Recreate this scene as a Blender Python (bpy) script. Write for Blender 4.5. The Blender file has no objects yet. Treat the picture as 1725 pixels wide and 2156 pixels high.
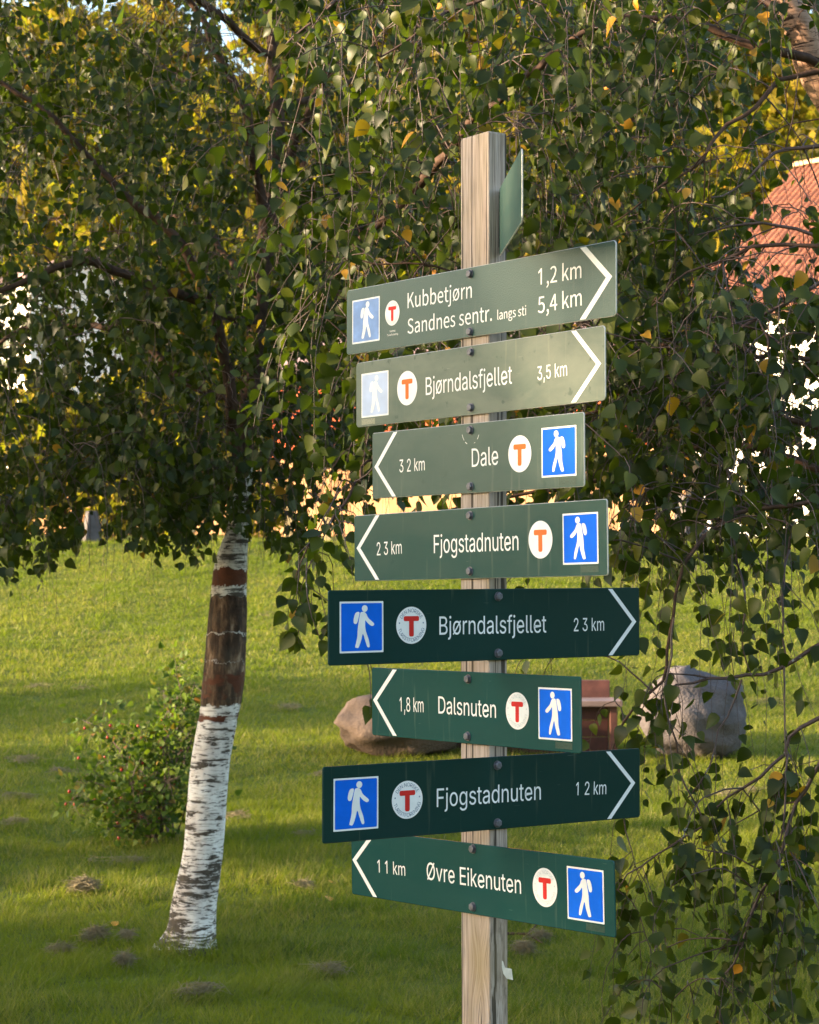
import bpy, math, random
import numpy as np
from mathutils import Vector, Matrix
from mathutils.geometry import tessellate_polygon

# ------------------------------------------------------------------ camera, sky, sun, exposure
SC = bpy.context.scene
COL = SC.collection
R_ = math.radians
UP = Vector((0, 0, 1))
CAM_Z = 1.6
FPX = 4500.0
PITCH = math.atan(136 / FPX)
cam_data = bpy.data.cameras.new('camera')
cam_data.sensor_fit = 'VERTICAL'
cam_data.sensor_height = 36.0
cam_data.lens = 36.0 * FPX / 2156.0
cam_data.clip_start = 0.1
cam_data.clip_end = 2000.0
cam_data.dof.use_dof = True
cam_data.dof.focus_distance = 4.5
cam_data.dof.aperture_fstop = 15.0
cam = bpy.data.objects.new('camera', cam_data)
COL.objects.link(cam)
cam.location = (0, 0, CAM_Z)
cam.rotation_euler = (R_(90) + PITCH, 0, 0)
SC.camera = cam

SUN_AZ = -98.0      # degrees from the view direction, negative = to the left
SUN_EL = 10.0
world = bpy.data.worlds.new("World")
SC.world = world
world.use_nodes = True
wn = world.node_tree.nodes
sky = wn.new('ShaderNodeTexSky')
sky.sky_type = 'NISHITA'
sky.sun_disc = False
sky.sun_elevation = R_(SUN_EL)
sky.sun_rotation = R_(SUN_AZ)
sky.air_density = 1.0
sky.dust_density = 2.0
sky.ozone_density = 1.0
bg = wn['Background']
bg.inputs['Strength'].default_value = 0.135
world.node_tree.links.new(sky.outputs['Color'], bg.inputs['Color'])

sun_data = bpy.data.lights.new('sun', 'SUN')
sun_data.energy = 4.5
sun_data.angle = R_(1.0)
sun_data.color = (1.0, 0.75, 0.48)
sun = bpy.data.objects.new('sun', sun_data)
COL.objects.link(sun)
sdir = Vector((math.sin(R_(SUN_AZ)) * math.cos(R_(SUN_EL)), math.cos(R_(SUN_AZ)) * math.cos(R_(SUN_EL)), math.sin(R_(SUN_EL))))
sun.rotation_euler = sdir.to_track_quat('Z', 'Y').to_euler()
sun.location = (-30, 0, 20)

vs = SC.view_settings
vs.view_transform = 'Standard'
vs.look = 'None'
vs.exposure = 2.5
vs.gamma = 1.0
vs.use_curve_mapping = False
SC.cycles.max_bounces = 8
SC.cycles.transparent_max_bounces = 8
SC.cycles.use_denoising = True


# ------------------------------------------------------------------ helpers
rng = np.random.default_rng(7)
random.seed(7)


def at(px, py, depth):
    """Measured point of the reference (1725 x 2156 grid) at a given distance, in metres."""
    x = (px - 862.5) / FPX
    u = (1078 - py) / FPX
    y = math.cos(PITCH) - math.sin(PITCH) * u
    z = math.sin(PITCH) + math.cos(PITCH) * u
    return Vector((x / y * depth, depth, CAM_Z + z / y * depth))


def ground_z(x, y):
    d = np.asarray(y, float)
    e = np.clip(d, 0, 31) - 9
    z = np.where(e > 0, 0.0184 * e + 0.0035 * e * e, 0.0)
    z = z + np.clip(d - 31, 0, 40) * 0.03
    far = np.clip(d - 62, 0, 140)
    z = z + far * 0.315 * np.clip(far / 40, 0, 1)
    x = np.asarray(x, float)
    z = z + 0.025 * np.sin(x * 1.7 + d * 0.9) * np.sin(d * 1.3 - x * 0.6) * np.clip((d - 3) / 4, 0, 1)
    z = z + np.clip(d - 70, 0, 60) / 60 * (np.clip((x + d * 0.13) / 22, -1, 1.2) * 4.0)
    return z


def gz(x, y):
    return float(ground_z(x, y))


def on_ground(px, py):
    """Where the measured line of sight meets the lawn."""
    for d in np.arange(6.0, 60.0, 0.02):
        p = at(px, py, d)
        if p.z <= gz(p.x, p.y):
            return Vector((p.x, p.y, gz(p.x, p.y)))
    return at(px, py, 40)


def setp(o, label=None, cat=None, group=None, kind=None):
    for k, v in (('label', label), ('category', cat), ('group', group), ('kind', kind)):
        if v:
            o[k] = v
    return o


def empty(name, loc, label, cat, group=None):
    o = bpy.data.objects.new(name, None)
    COL.objects.link(o)
    o.location = loc
    o.empty_display_size = 0.1
    return setp(o, label, cat, group)


def link(name, me, parent=None, mat=None):
    o = bpy.data.objects.new(name, me)
    COL.objects.link(o)
    if parent is not None:
        o.parent = parent
    if mat is not None and me is not None and not me.materials:
        for m in (mat if isinstance(mat, (list, tuple)) else [mat]):
            me.materials.append(m)
    return o


def np_mesh(name, verts, faces, rnd=None, smooth=False):
    """Mesh from arrays; faces is (M,3) or (M,4); rnd is one value per face."""
    verts = np.asarray(verts, np.float32)
    faces = np.asarray(faces, np.int32)
    me = bpy.data.meshes.new(name)
    n, k = faces.shape
    me.vertices.add(len(verts))
    me.vertices.foreach_set('co', verts.ravel())
    me.loops.add(n * k)
    me.loops.foreach_set('vertex_index', faces.ravel())
    me.polygons.add(n)
    me.polygons.foreach_set('loop_start', np.arange(0, n * k, k, dtype=np.int32))
    me.polygons.foreach_set('loop_total', np.full(n, k, np.int32))
    if smooth:
        me.polygons.foreach_set('use_smooth', np.ones(n, bool))
    me.update(calc_edges=True)
    if rnd is not None:
        a = me.attributes.new('rnd', 'FLOAT', 'FACE')
        a.data.foreach_set('value', np.asarray(rnd, np.float32))
    return me


class MB:
    """Collects vertices and faces for one mesh."""

    def __init__(self):
        self.v, self.f, self.m = [], [], []

    def add(self, vs_, fs, mi=0):
        b = len(self.v)
        self.v += [tuple(x) for x in vs_]
        for q in fs:
            self.f.append([b + i for i in q])
            self.m.append(mi)

    def box(self, x0, x1, y0, y1, z0, z1, mi=0, M=None):
        vv = [Vector((x, y, z)) for z in (z0, z1) for y in (y0, y1) for x in (x0, x1)]
        if M is not None:
            vv = [M @ q for q in vv]
        self.add(vv, [(0, 2, 3, 1), (4, 5, 7, 6), (0, 1, 5, 4), (2, 6, 7, 3), (0, 4, 6, 2), (1, 3, 7, 5)], mi)

    def build(self, name, mats, parent=None, smooth=False, bevel=0.0):
        me = bpy.data.meshes.new(name)
        me.from_pydata(self.v, [], self.f)
        mats = mats if isinstance(mats, (list, tuple)) else [mats]
        for m in mats:
            me.materials.append(m)
        if len(mats) > 1:
            me.polygons.foreach_set('material_index', self.m)
        if smooth:
            me.polygons.foreach_set('use_smooth', [True] * len(me.polygons))
        me.update()
        o = link(name, me, parent)
        if bevel:
            b = o.modifiers.new('bevel', 'BEVEL')
            b.width = bevel
            b.segments = 2
            b.limit_method = 'ANGLE'
        return o


def spline(pts, n):
    """Catmull-Rom through pts (with radius as 4th value), n samples per span."""
    P = np.asarray(pts, float)
    P = np.vstack([2 * P[0] - P[1], P, 2 * P[-1] - P[-2]])
    out = []
    for i in range(1, len(P) - 2):
        p0, p1, p2, p3 = P[i - 1], P[i], P[i + 1], P[i + 2]
        for t in np.linspace(0, 1, n, endpoint=False):
            out.append(0.5 * ((2 * p1) + (-p0 + p2) * t + (2 * p0 - 5 * p1 + 4 * p2 - p3) * t * t + (-p0 + 3 * p1 - 3 * p2 + p3) * t ** 3))
    out.append(P[-2])
    return np.array(out)


def tube_np(path, sides, rough=0.0):
    """Vertices and quads of a tube along path (k,4 : x y z r)."""
    path = np.asarray(path, float)
    p = path[:, :3]
    t = np.gradient(p, axis=0)
    t /= np.linalg.norm(t, axis=1)[:, None] + 1e-9
    ref = np.array([0.31, 0.95, 0.05])
    a = np.cross(t, ref)
    a /= np.linalg.norm(a, axis=1)[:, None] + 1e-9
    b = np.cross(t, a)
    k = len(p)
    ang = np.linspace(0, 2 * math.pi, sides, endpoint=False)
    r = path[:, 3][:, None] * np.ones((1, sides))
    if rough:
        r = r * (1 + rough * rng.normal(size=r.shape))
    v = p[:, None, :] + r[..., None] * (np.cos(ang)[None, :, None] * a[:, None, :] + np.sin(ang)[None, :, None] * b[:, None, :])
    i = np.arange(k - 1)[:, None] * sides
    j = np.arange(sides)[None, :]
    j2 = (j + 1) % sides
    q = np.stack([i + j, i + j2, i + sides + j2, i + sides + j], -1).reshape(-1, 4)
    return v.reshape(-1, 3), q


class Tubes:
    def __init__(self):
        self.v, self.q, self.n = [], [], 0

    def add(self, path, sides=4, rough=0.0):
        v, q = tube_np(path, sides, rough)
        self.v.append(v)
        self.q.append(q + self.n)
        self.n += len(v)

    def build(self, name, mat, parent=None, origin=(0, 0, 0), smooth=True):
        v = np.vstack(self.v) - np.array(origin)
        return link(name, np_mesh(name, v, np.vstack(self.q), smooth=smooth), parent, mat)


def resample(path, step):
    d = np.concatenate([[0], np.cumsum(np.linalg.norm(np.diff(path[:, :3], axis=0), axis=1))])
    n = max(3, int(d[-1] / step) + 1)
    t = np.linspace(0, d[-1], n)
    return np.column_stack([np.interp(t, d, path[:, i]) for i in range(path.shape[1])])


def wiggle(path, amp):
    path = path.copy()
    k = len(path)
    n = rng.normal(size=(k, 3)) * amp
    n = (n + np.roll(n, 1, 0) + np.roll(n, -1, 0)) / 2
    n[0] = 0
    path[:, :3] += n
    return path


# ------------------------------------------------------------------ materials
def mat_new(name):
    m = bpy.data.materials.new(name)
    m.use_nodes = True
    nt = m.node_tree
    b = nt.nodes['Principled BSDF']
    return m, nt, b


class N:
    """Tiny node-writing helper."""

    def __init__(self, nt):
        self.nt = nt

    def n(self, typ, **kw):
        x = self.nt.nodes.new(typ)
        for k, v in kw.items():
            if k.startswith('i_'):
                x.inputs[k[2:].replace('_', ' ')].default_value = v
            else:
                setattr(x, k, v)
        return x

    def l(self, a, b):
        self.nt.links.new(a, b)

    def noise(self, vec, scale, detail=3.0, rough=0.55, dist=0.0):
        x = self.n('ShaderNodeTexNoise')
        x.inputs['Scale'].default_value = scale
        x.inputs['Detail'].default_value = detail
        x.inputs['Roughness'].default_value = rough
        x.inputs['Distortion'].default_value = dist
        if vec is not None:
            self.l(vec, x.inputs['Vector'])
        return x.outputs['Fac']

    def ramp(self, fac, stops, interp='LINEAR'):
        x = self.n('ShaderNodeValToRGB')
        x.color_ramp.interpolation = interp
        e = x.color_ramp.elements
        while len(e) > 1:
            e.remove(e[-1])
        for i, (p, c) in enumerate(stops):
            s = e[0] if i == 0 else e.new(p)
            s.position = p
            s.color = (c[0], c[1], c[2], 1) if isinstance(c, (tuple, list)) else (c, c, c, 1)
        self.l(fac, x.inputs['Fac'])
        return x.outputs['Color']

    def mix(self, fac, a, b, mode='MIX'):
        x = self.n('ShaderNodeMix', data_type='RGBA', blend_type=mode)
        for i, s, val in ((0, x.inputs[0], fac), (6, x.inputs[6], a), (7, x.inputs[7], b)):
            if isinstance(val, (int, float)):
                s.default_value = val if i == 0 else (val, val, val, 1)
            elif isinstance(val, tuple):
                s.default_value = (val[0], val[1], val[2], 1)
            else:
                self.l(val, s)
        return x.outputs[2]

    def math(self, op, a, b=0.0):
        x = self.n('ShaderNodeMath', operation=op)
        for s, val in ((x.inputs[0], a), (x.inputs[1], b)):
            if isinstance(val, (int, float)):
                s.default_value = val
            else:
                self.l(val, s)
        return x.outputs[0]

    def scale(self, vec, s):
        x = self.n('ShaderNodeMapping')
        x.inputs['Scale'].default_value = s
        self.l(vec, x.inputs['Vector'])
        return x.outputs['Vector']

    def obj(self):
        return self.n('ShaderNodeTexCoord').outputs['Object']

    def bump(self, h, strength, dist=0.01):
        x = self.n('ShaderNodeBump')
        x.inputs['Strength'].default_value = strength
        x.inputs['Distance'].default_value = dist
        self.l(h, x.inputs['Height'])
        return x.outputs['Normal']


def plain(name, col, rough=0.6, var=0.12, scale=8.0, spec=0.4, metal=0.0, bump=0.0):
    m, nt, b = mat_new(name)
    h = N(nt)
    f = h.noise(h.obj(), scale, 5)
    lo = tuple(c * (1 - var) for c in col)
    hi = tuple(min(1, c * (1 + var)) for c in col)
    h.l(h.ramp(f, [(0.3, lo), (0.7, hi)]), b.inputs['Base Color'])
    b.inputs['Roughness'].default_value = rough
    b.inputs['Specular IOR Level'].default_value = spec
    b.inputs['Metallic'].default_value = metal
    if bump:
        h.l(h.bump(f, bump), b.inputs['Normal'])
    return m


def leaf_material(name, stops, trans=0.32, rough=0.42, under=(0.055, 0.080, 0.026), under_mix=0.32, spec=0.5):
    m, nt, b = mat_new(name)
    h = N(nt)
    at_ = h.n('ShaderNodeAttribute', attribute_name='rnd')
    oi = h.n('ShaderNodeObjectInfo')
    r = h.math('FRACT', h.math('ADD', at_.outputs['Fac'], oi.outputs['Random']))
    c = h.ramp(r, stops)
    blotch = h.noise(h.obj(), 60.0, 2)
    c = h.mix(h.math('MULTIPLY', blotch, 0.5), c, h.mix(1.0, c, (0.75, 0.8, 0.6), 'MULTIPLY'))
    geo = h.n('ShaderNodeNewGeometry')
    cu = h.mix(under_mix, c, under)
    col = h.mix(geo.outputs['Backfacing'], c, cu)
    h.l(col, b.inputs['Base Color'])
    b.inputs['Roughness'].default_value = rough
    b.inputs['Specular IOR Level'].default_value = spec
    tr = h.n('ShaderNodeBsdfTranslucent')
    tc = h.mix(1.0, h.mix(0.5, c, (0.10, 0.16, 0.01)), (1.5, 1.5, 0.8), 'MULTIPLY')
    h.l(tc, tr.inputs['Color'])
    mx = h.n('ShaderNodeMixShader')
    mx.inputs[0].default_value = trans
    h.l(b.outputs[0], mx.inputs[1])
    h.l(tr.outputs[0], mx.inputs[2])
    h.l(mx.outputs[0], nt.nodes['Material Output'].inputs['Surface'])
    return m


# ------------------------------------------------------------------ leaves
def leaf_template(near, fold, curl, bend):
    """A birch leaf, 1 long along +y, midrib fold, toothed edge when near."""
    if near:
        prof = [(0.0, 0.02), (0.03, 0.20), (0.09, 0.31), (0.12, 0.30), (0.19, 0.405), (0.225, 0.375), (0.31, 0.425), (0.35, 0.385), (0.44, 0.385),
                (0.48, 0.34), (0.56, 0.325), (0.60, 0.275), (0.68, 0.245), (0.72, 0.195), (0.80, 0.155), (0.85, 0.10), (0.93, 0.05)]
    else:
        prof = [(0.0, 0.04), (0.10, 0.32), (0.27, 0.42), (0.5, 0.35), (0.75, 0.18)]
    v = []
    for s in (1, -1):
        for t, w in prof:
            v.append((s * w, t))
    k = len(prof)
    mid = [0.0, 0.12, 0.27, 0.44, 0.6, 0.8, 1.0] if near else [0.0, 0.27, 0.6, 1.0]
    vv = [(x, y) for x, y in v] + [(0, t) for t in mid]
    V = np.array([(x, y, fold * abs(x) * (1 - 0.4 * y) + curl * y * y + bend * x * y) for x, y in vv])
    F = []
    for s in (0, 1):
        o = s * k
        i = j = 0
        while i < k - 1 or j < len(mid) - 1:
            if j == len(mid) - 1 or (i < k - 1 and prof[i + 1][0] <= mid[j + 1]):
                tri = (o + i, o + i + 1, 2 * k + j)
                i += 1
            else:
                tri = (o + i, 2 * k + j + 1, 2 * k + j)
                j += 1
            F.append(tri if s == 0 else tri[::-1])
    return V, np.array(F)


NEAR_T = [leaf_template(True, f, c, b) for f, c, b in ((0.25, -0.12, 0.05), (0.45, -0.22, -0.1), (0.12, 0.14, 0.15), (0.35, -0.35, 0.2), (0.55, 0.10, -0.25), (0.18, -0.55, 0.3))]
FAR_T = [leaf_template(False, f, c, b) for f, c, b in ((0.25, -0.12, 0.05), (0.45, -0.25, -0.1), (0.15, 0.15, 0.15), (0.6, 0.05, 0.3), (0.3, -0.5, -0.3))]


def unit(a):
    return a / (np.linalg.norm(a, axis=-1, keepdims=True) + 1e-9)


class Leaves:
    """Bases, directions, normals and sizes of many leaves."""

    def __init__(self):
        self.b, self.a, self.n, self.s = [], [], [], []

    def add(self, b, a, n, s):
        self.b.append(b)
        self.a.append(a)
        self.n.append(n)
        self.s.append(s)

    def done(self):
        self.b = np.array(self.b)
        self.a = unit(np.array(self.a))
        n = np.array(self.n)
        n = n - (n * self.a).sum(1)[:, None] * self.a
        self.n = unit(n)
        self.s = np.array(self.s)
        self.x = np.cross(self.a, self.n)

    def keep(self, mask):
        for k in ('b', 'a', 'n', 's', 'x'):
            setattr(self, k, getattr(self, k)[mask])

    def tree_mesh(self, name, idx, temps, origin, rnd):
        vs_, fs, rs, nb = [], [], [], 0
        tid = np.arange(len(idx)) % len(temps)
        for t, (V, F) in enumerate(temps):
            ii = idx[tid == t]
            if not len(ii):
                continue
            w = self.s[ii][:, None, None]
            P = self.b[ii][:, None, :] - np.array(origin) + w * (V[None, :, 0:1] * self.x[ii][:, None, :] + V[None, :, 1:2] * self.a[ii][:, None, :] + V[None, :, 2:3] * self.n[ii][:, None, :])
            k = len(V)
            ff = F[None] + (np.arange(len(ii)) * k)[:, None, None] + nb
            vs_.append(P.reshape(-1, 3))
            fs.append(ff.reshape(-1, 3))
            rs.append(np.repeat(rnd[ii], len(F)))
            nb += len(ii) * k
        return np_mesh(name, np.vstack(vs_), np.vstack(fs), np.concatenate(rs), smooth=True)

    def matrix(self, i, origin):
        M = Matrix.Identity(4)
        for r in range(3):
            M[r][0] = self.x[i][r] * self.s[i]
            M[r][1] = self.a[i][r] * self.s[i]
            M[r][2] = self.n[i][r] * self.s[i]
            M[r][3] = self.b[i][r] - origin[r]
        return M


def project(p):
    """World points to the measuring grid."""
    p = np.asarray(p, float)
    y, z = p[:, 1], p[:, 2] - CAM_Z
    fw = math.cos(PITCH) * y + math.sin(PITCH) * z
    up = -math.sin(PITCH) * y + math.cos(PITCH) * z
    return 862.5 + FPX * p[:, 0] / fw, 1078 - FPX * up / fw


def finish_leaves(tree, lv, origin, mat, temps, singles=300, piece='leaf'):
    """The leaves that show largest become parts of their own, the others one part."""
    px, py = project(lv.b)
    infr = (px > 5) & (px < 1720) & (py > 5) & (py < 2150)
    face = np.abs((lv.n * unit(lv.b - np.array([0, 0, CAM_Z]))).sum(1))
    score = infr * lv.s / lv.b[:, 1] * (0.2 + face) / (lv.b[:, 1] ** 2)
    order = np.argsort(-score)
    single, rest = order[:singles], order[singles:]
    me_t = []
    for V, F in temps:
        me = np_mesh(piece, V, F, np.zeros(len(F)), smooth=True)
        me.materials.append(mat)
        me_t.append(me)
    for k, i in enumerate(single):
        o = bpy.data.objects.new(piece, me_t[k % len(me_t)])
        COL.objects.link(o)
        o.parent = tree
        o.matrix_basis = lv.matrix(i, origin)
    rnd = rng.random(len(lv.b))
    me = lv.tree_mesh('foliage', np.sort(rest), temps, origin, rnd)
    o = link('foliage', me, tree, mat)
    o['kind'] = 'stuff'
    return o


def twig(lv, tubes, p, d, length, nleaf, size, droop=0.9, r0=0.0016, rag=0.0, start=0.1, petiole=0.3):
    """One drooping twig with alternate leaves."""
    n = 7
    pts = [np.array(p, float)]
    d = unit(np.array(d, float))
    st = length / (n - 1)
    for i in range(n - 1):
        d = unit(d * (1 - droop * 0.35) + np.array([0, 0, -1.0]) * droop * 0.35 + rng.normal(size=3) * 0.10)
        pts.append(pts[-1] + d * st)
    P = np.array(pts)
    rad = np.linspace(r0, r0 * 0.4, n)
    if tubes is not None:
        tubes.add(np.column_stack([P, rad]), 3)
    for j in range(nleaf):
        u = start + (1 - start) * (j + rng.random() * 0.6) / nleaf
        f = min(u, 0.999) * (n - 1)
        i = int(f)
        q = P[i] * (1 - (f - i)) + P[i + 1] * (f - i)
        t = unit(P[i + 1] - P[i])
        side = unit(np.cross(t, rng.normal(size=3)))
        a = unit(side * 0.9 + t * 0.3 + np.array([0, 0, -1.0]) * (0.25 + rng.random() * 1.1) + rng.normal(size=3) * 0.2)
        nn = rng.normal(size=3) * 0.8 + np.array([-0.15, -0.55, 0.65])
        s = size * (0.38 + 0.92 * rng.random() ** 0.8) * (1.0 if u < 0.85 else 0.8)
        q2 = q + unit(side + np.array([0, 0, -0.4])) * s * petiole
        if tubes is not None and rag:
            tubes.add(np.array([[*q, 0.0007], [*q2, 0.0006]]), 3)
        lv.add(q2, a, nn, s)
    return P


class Skeleton:
    """Points that new shoots can grow from; every shoot adds its own."""

    def __init__(self, pts):
        self.p = np.zeros((60000, 4))
        self.n = len(pts)
        self.p[:self.n] = pts

    def add(self, pts):
        k = len(pts)
        self.p[self.n:self.n + k] = pts
        self.n += k


def link_twig(tubes, skel, p, r1=0.0016):
    """A thin curved shoot from the nearest limb or shoot to p; returns its final direction."""
    p = np.array(p, float)
    S = skel.p[:skel.n]
    v = p - S[:, :3]
    L = np.linalg.norm(v, axis=1)
    cost = L + 0.8 * np.clip(S[:, 2] * -1 + p[2], 0, 9) * 0.5 + 0.15 * (S[:, 3] < 0.003)
    near = np.argpartition(cost, 10)[:10]
    i = int(near[rng.integers(0, 10)])
    q, L, v = S[i].copy(), L[i], v[i]
    m = q[:3] + v * 0.5 + np.array([0, 0, 0.10 * L]) + rng.normal(size=3) * 0.05 * L
    path = spline(np.array([[*q[:3], min(q[3] * 0.7, r1 * (1.2 + 1.5 * L))], [*m, r1 * 1.15], [*p, r1]]), 4)
    path = wiggle(path, 0.012 * min(1.0, L))
    tubes.add(path, 4)
    skel.add(path[2:])
    return unit(path[-1, :3] - path[-2, :3])

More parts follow.
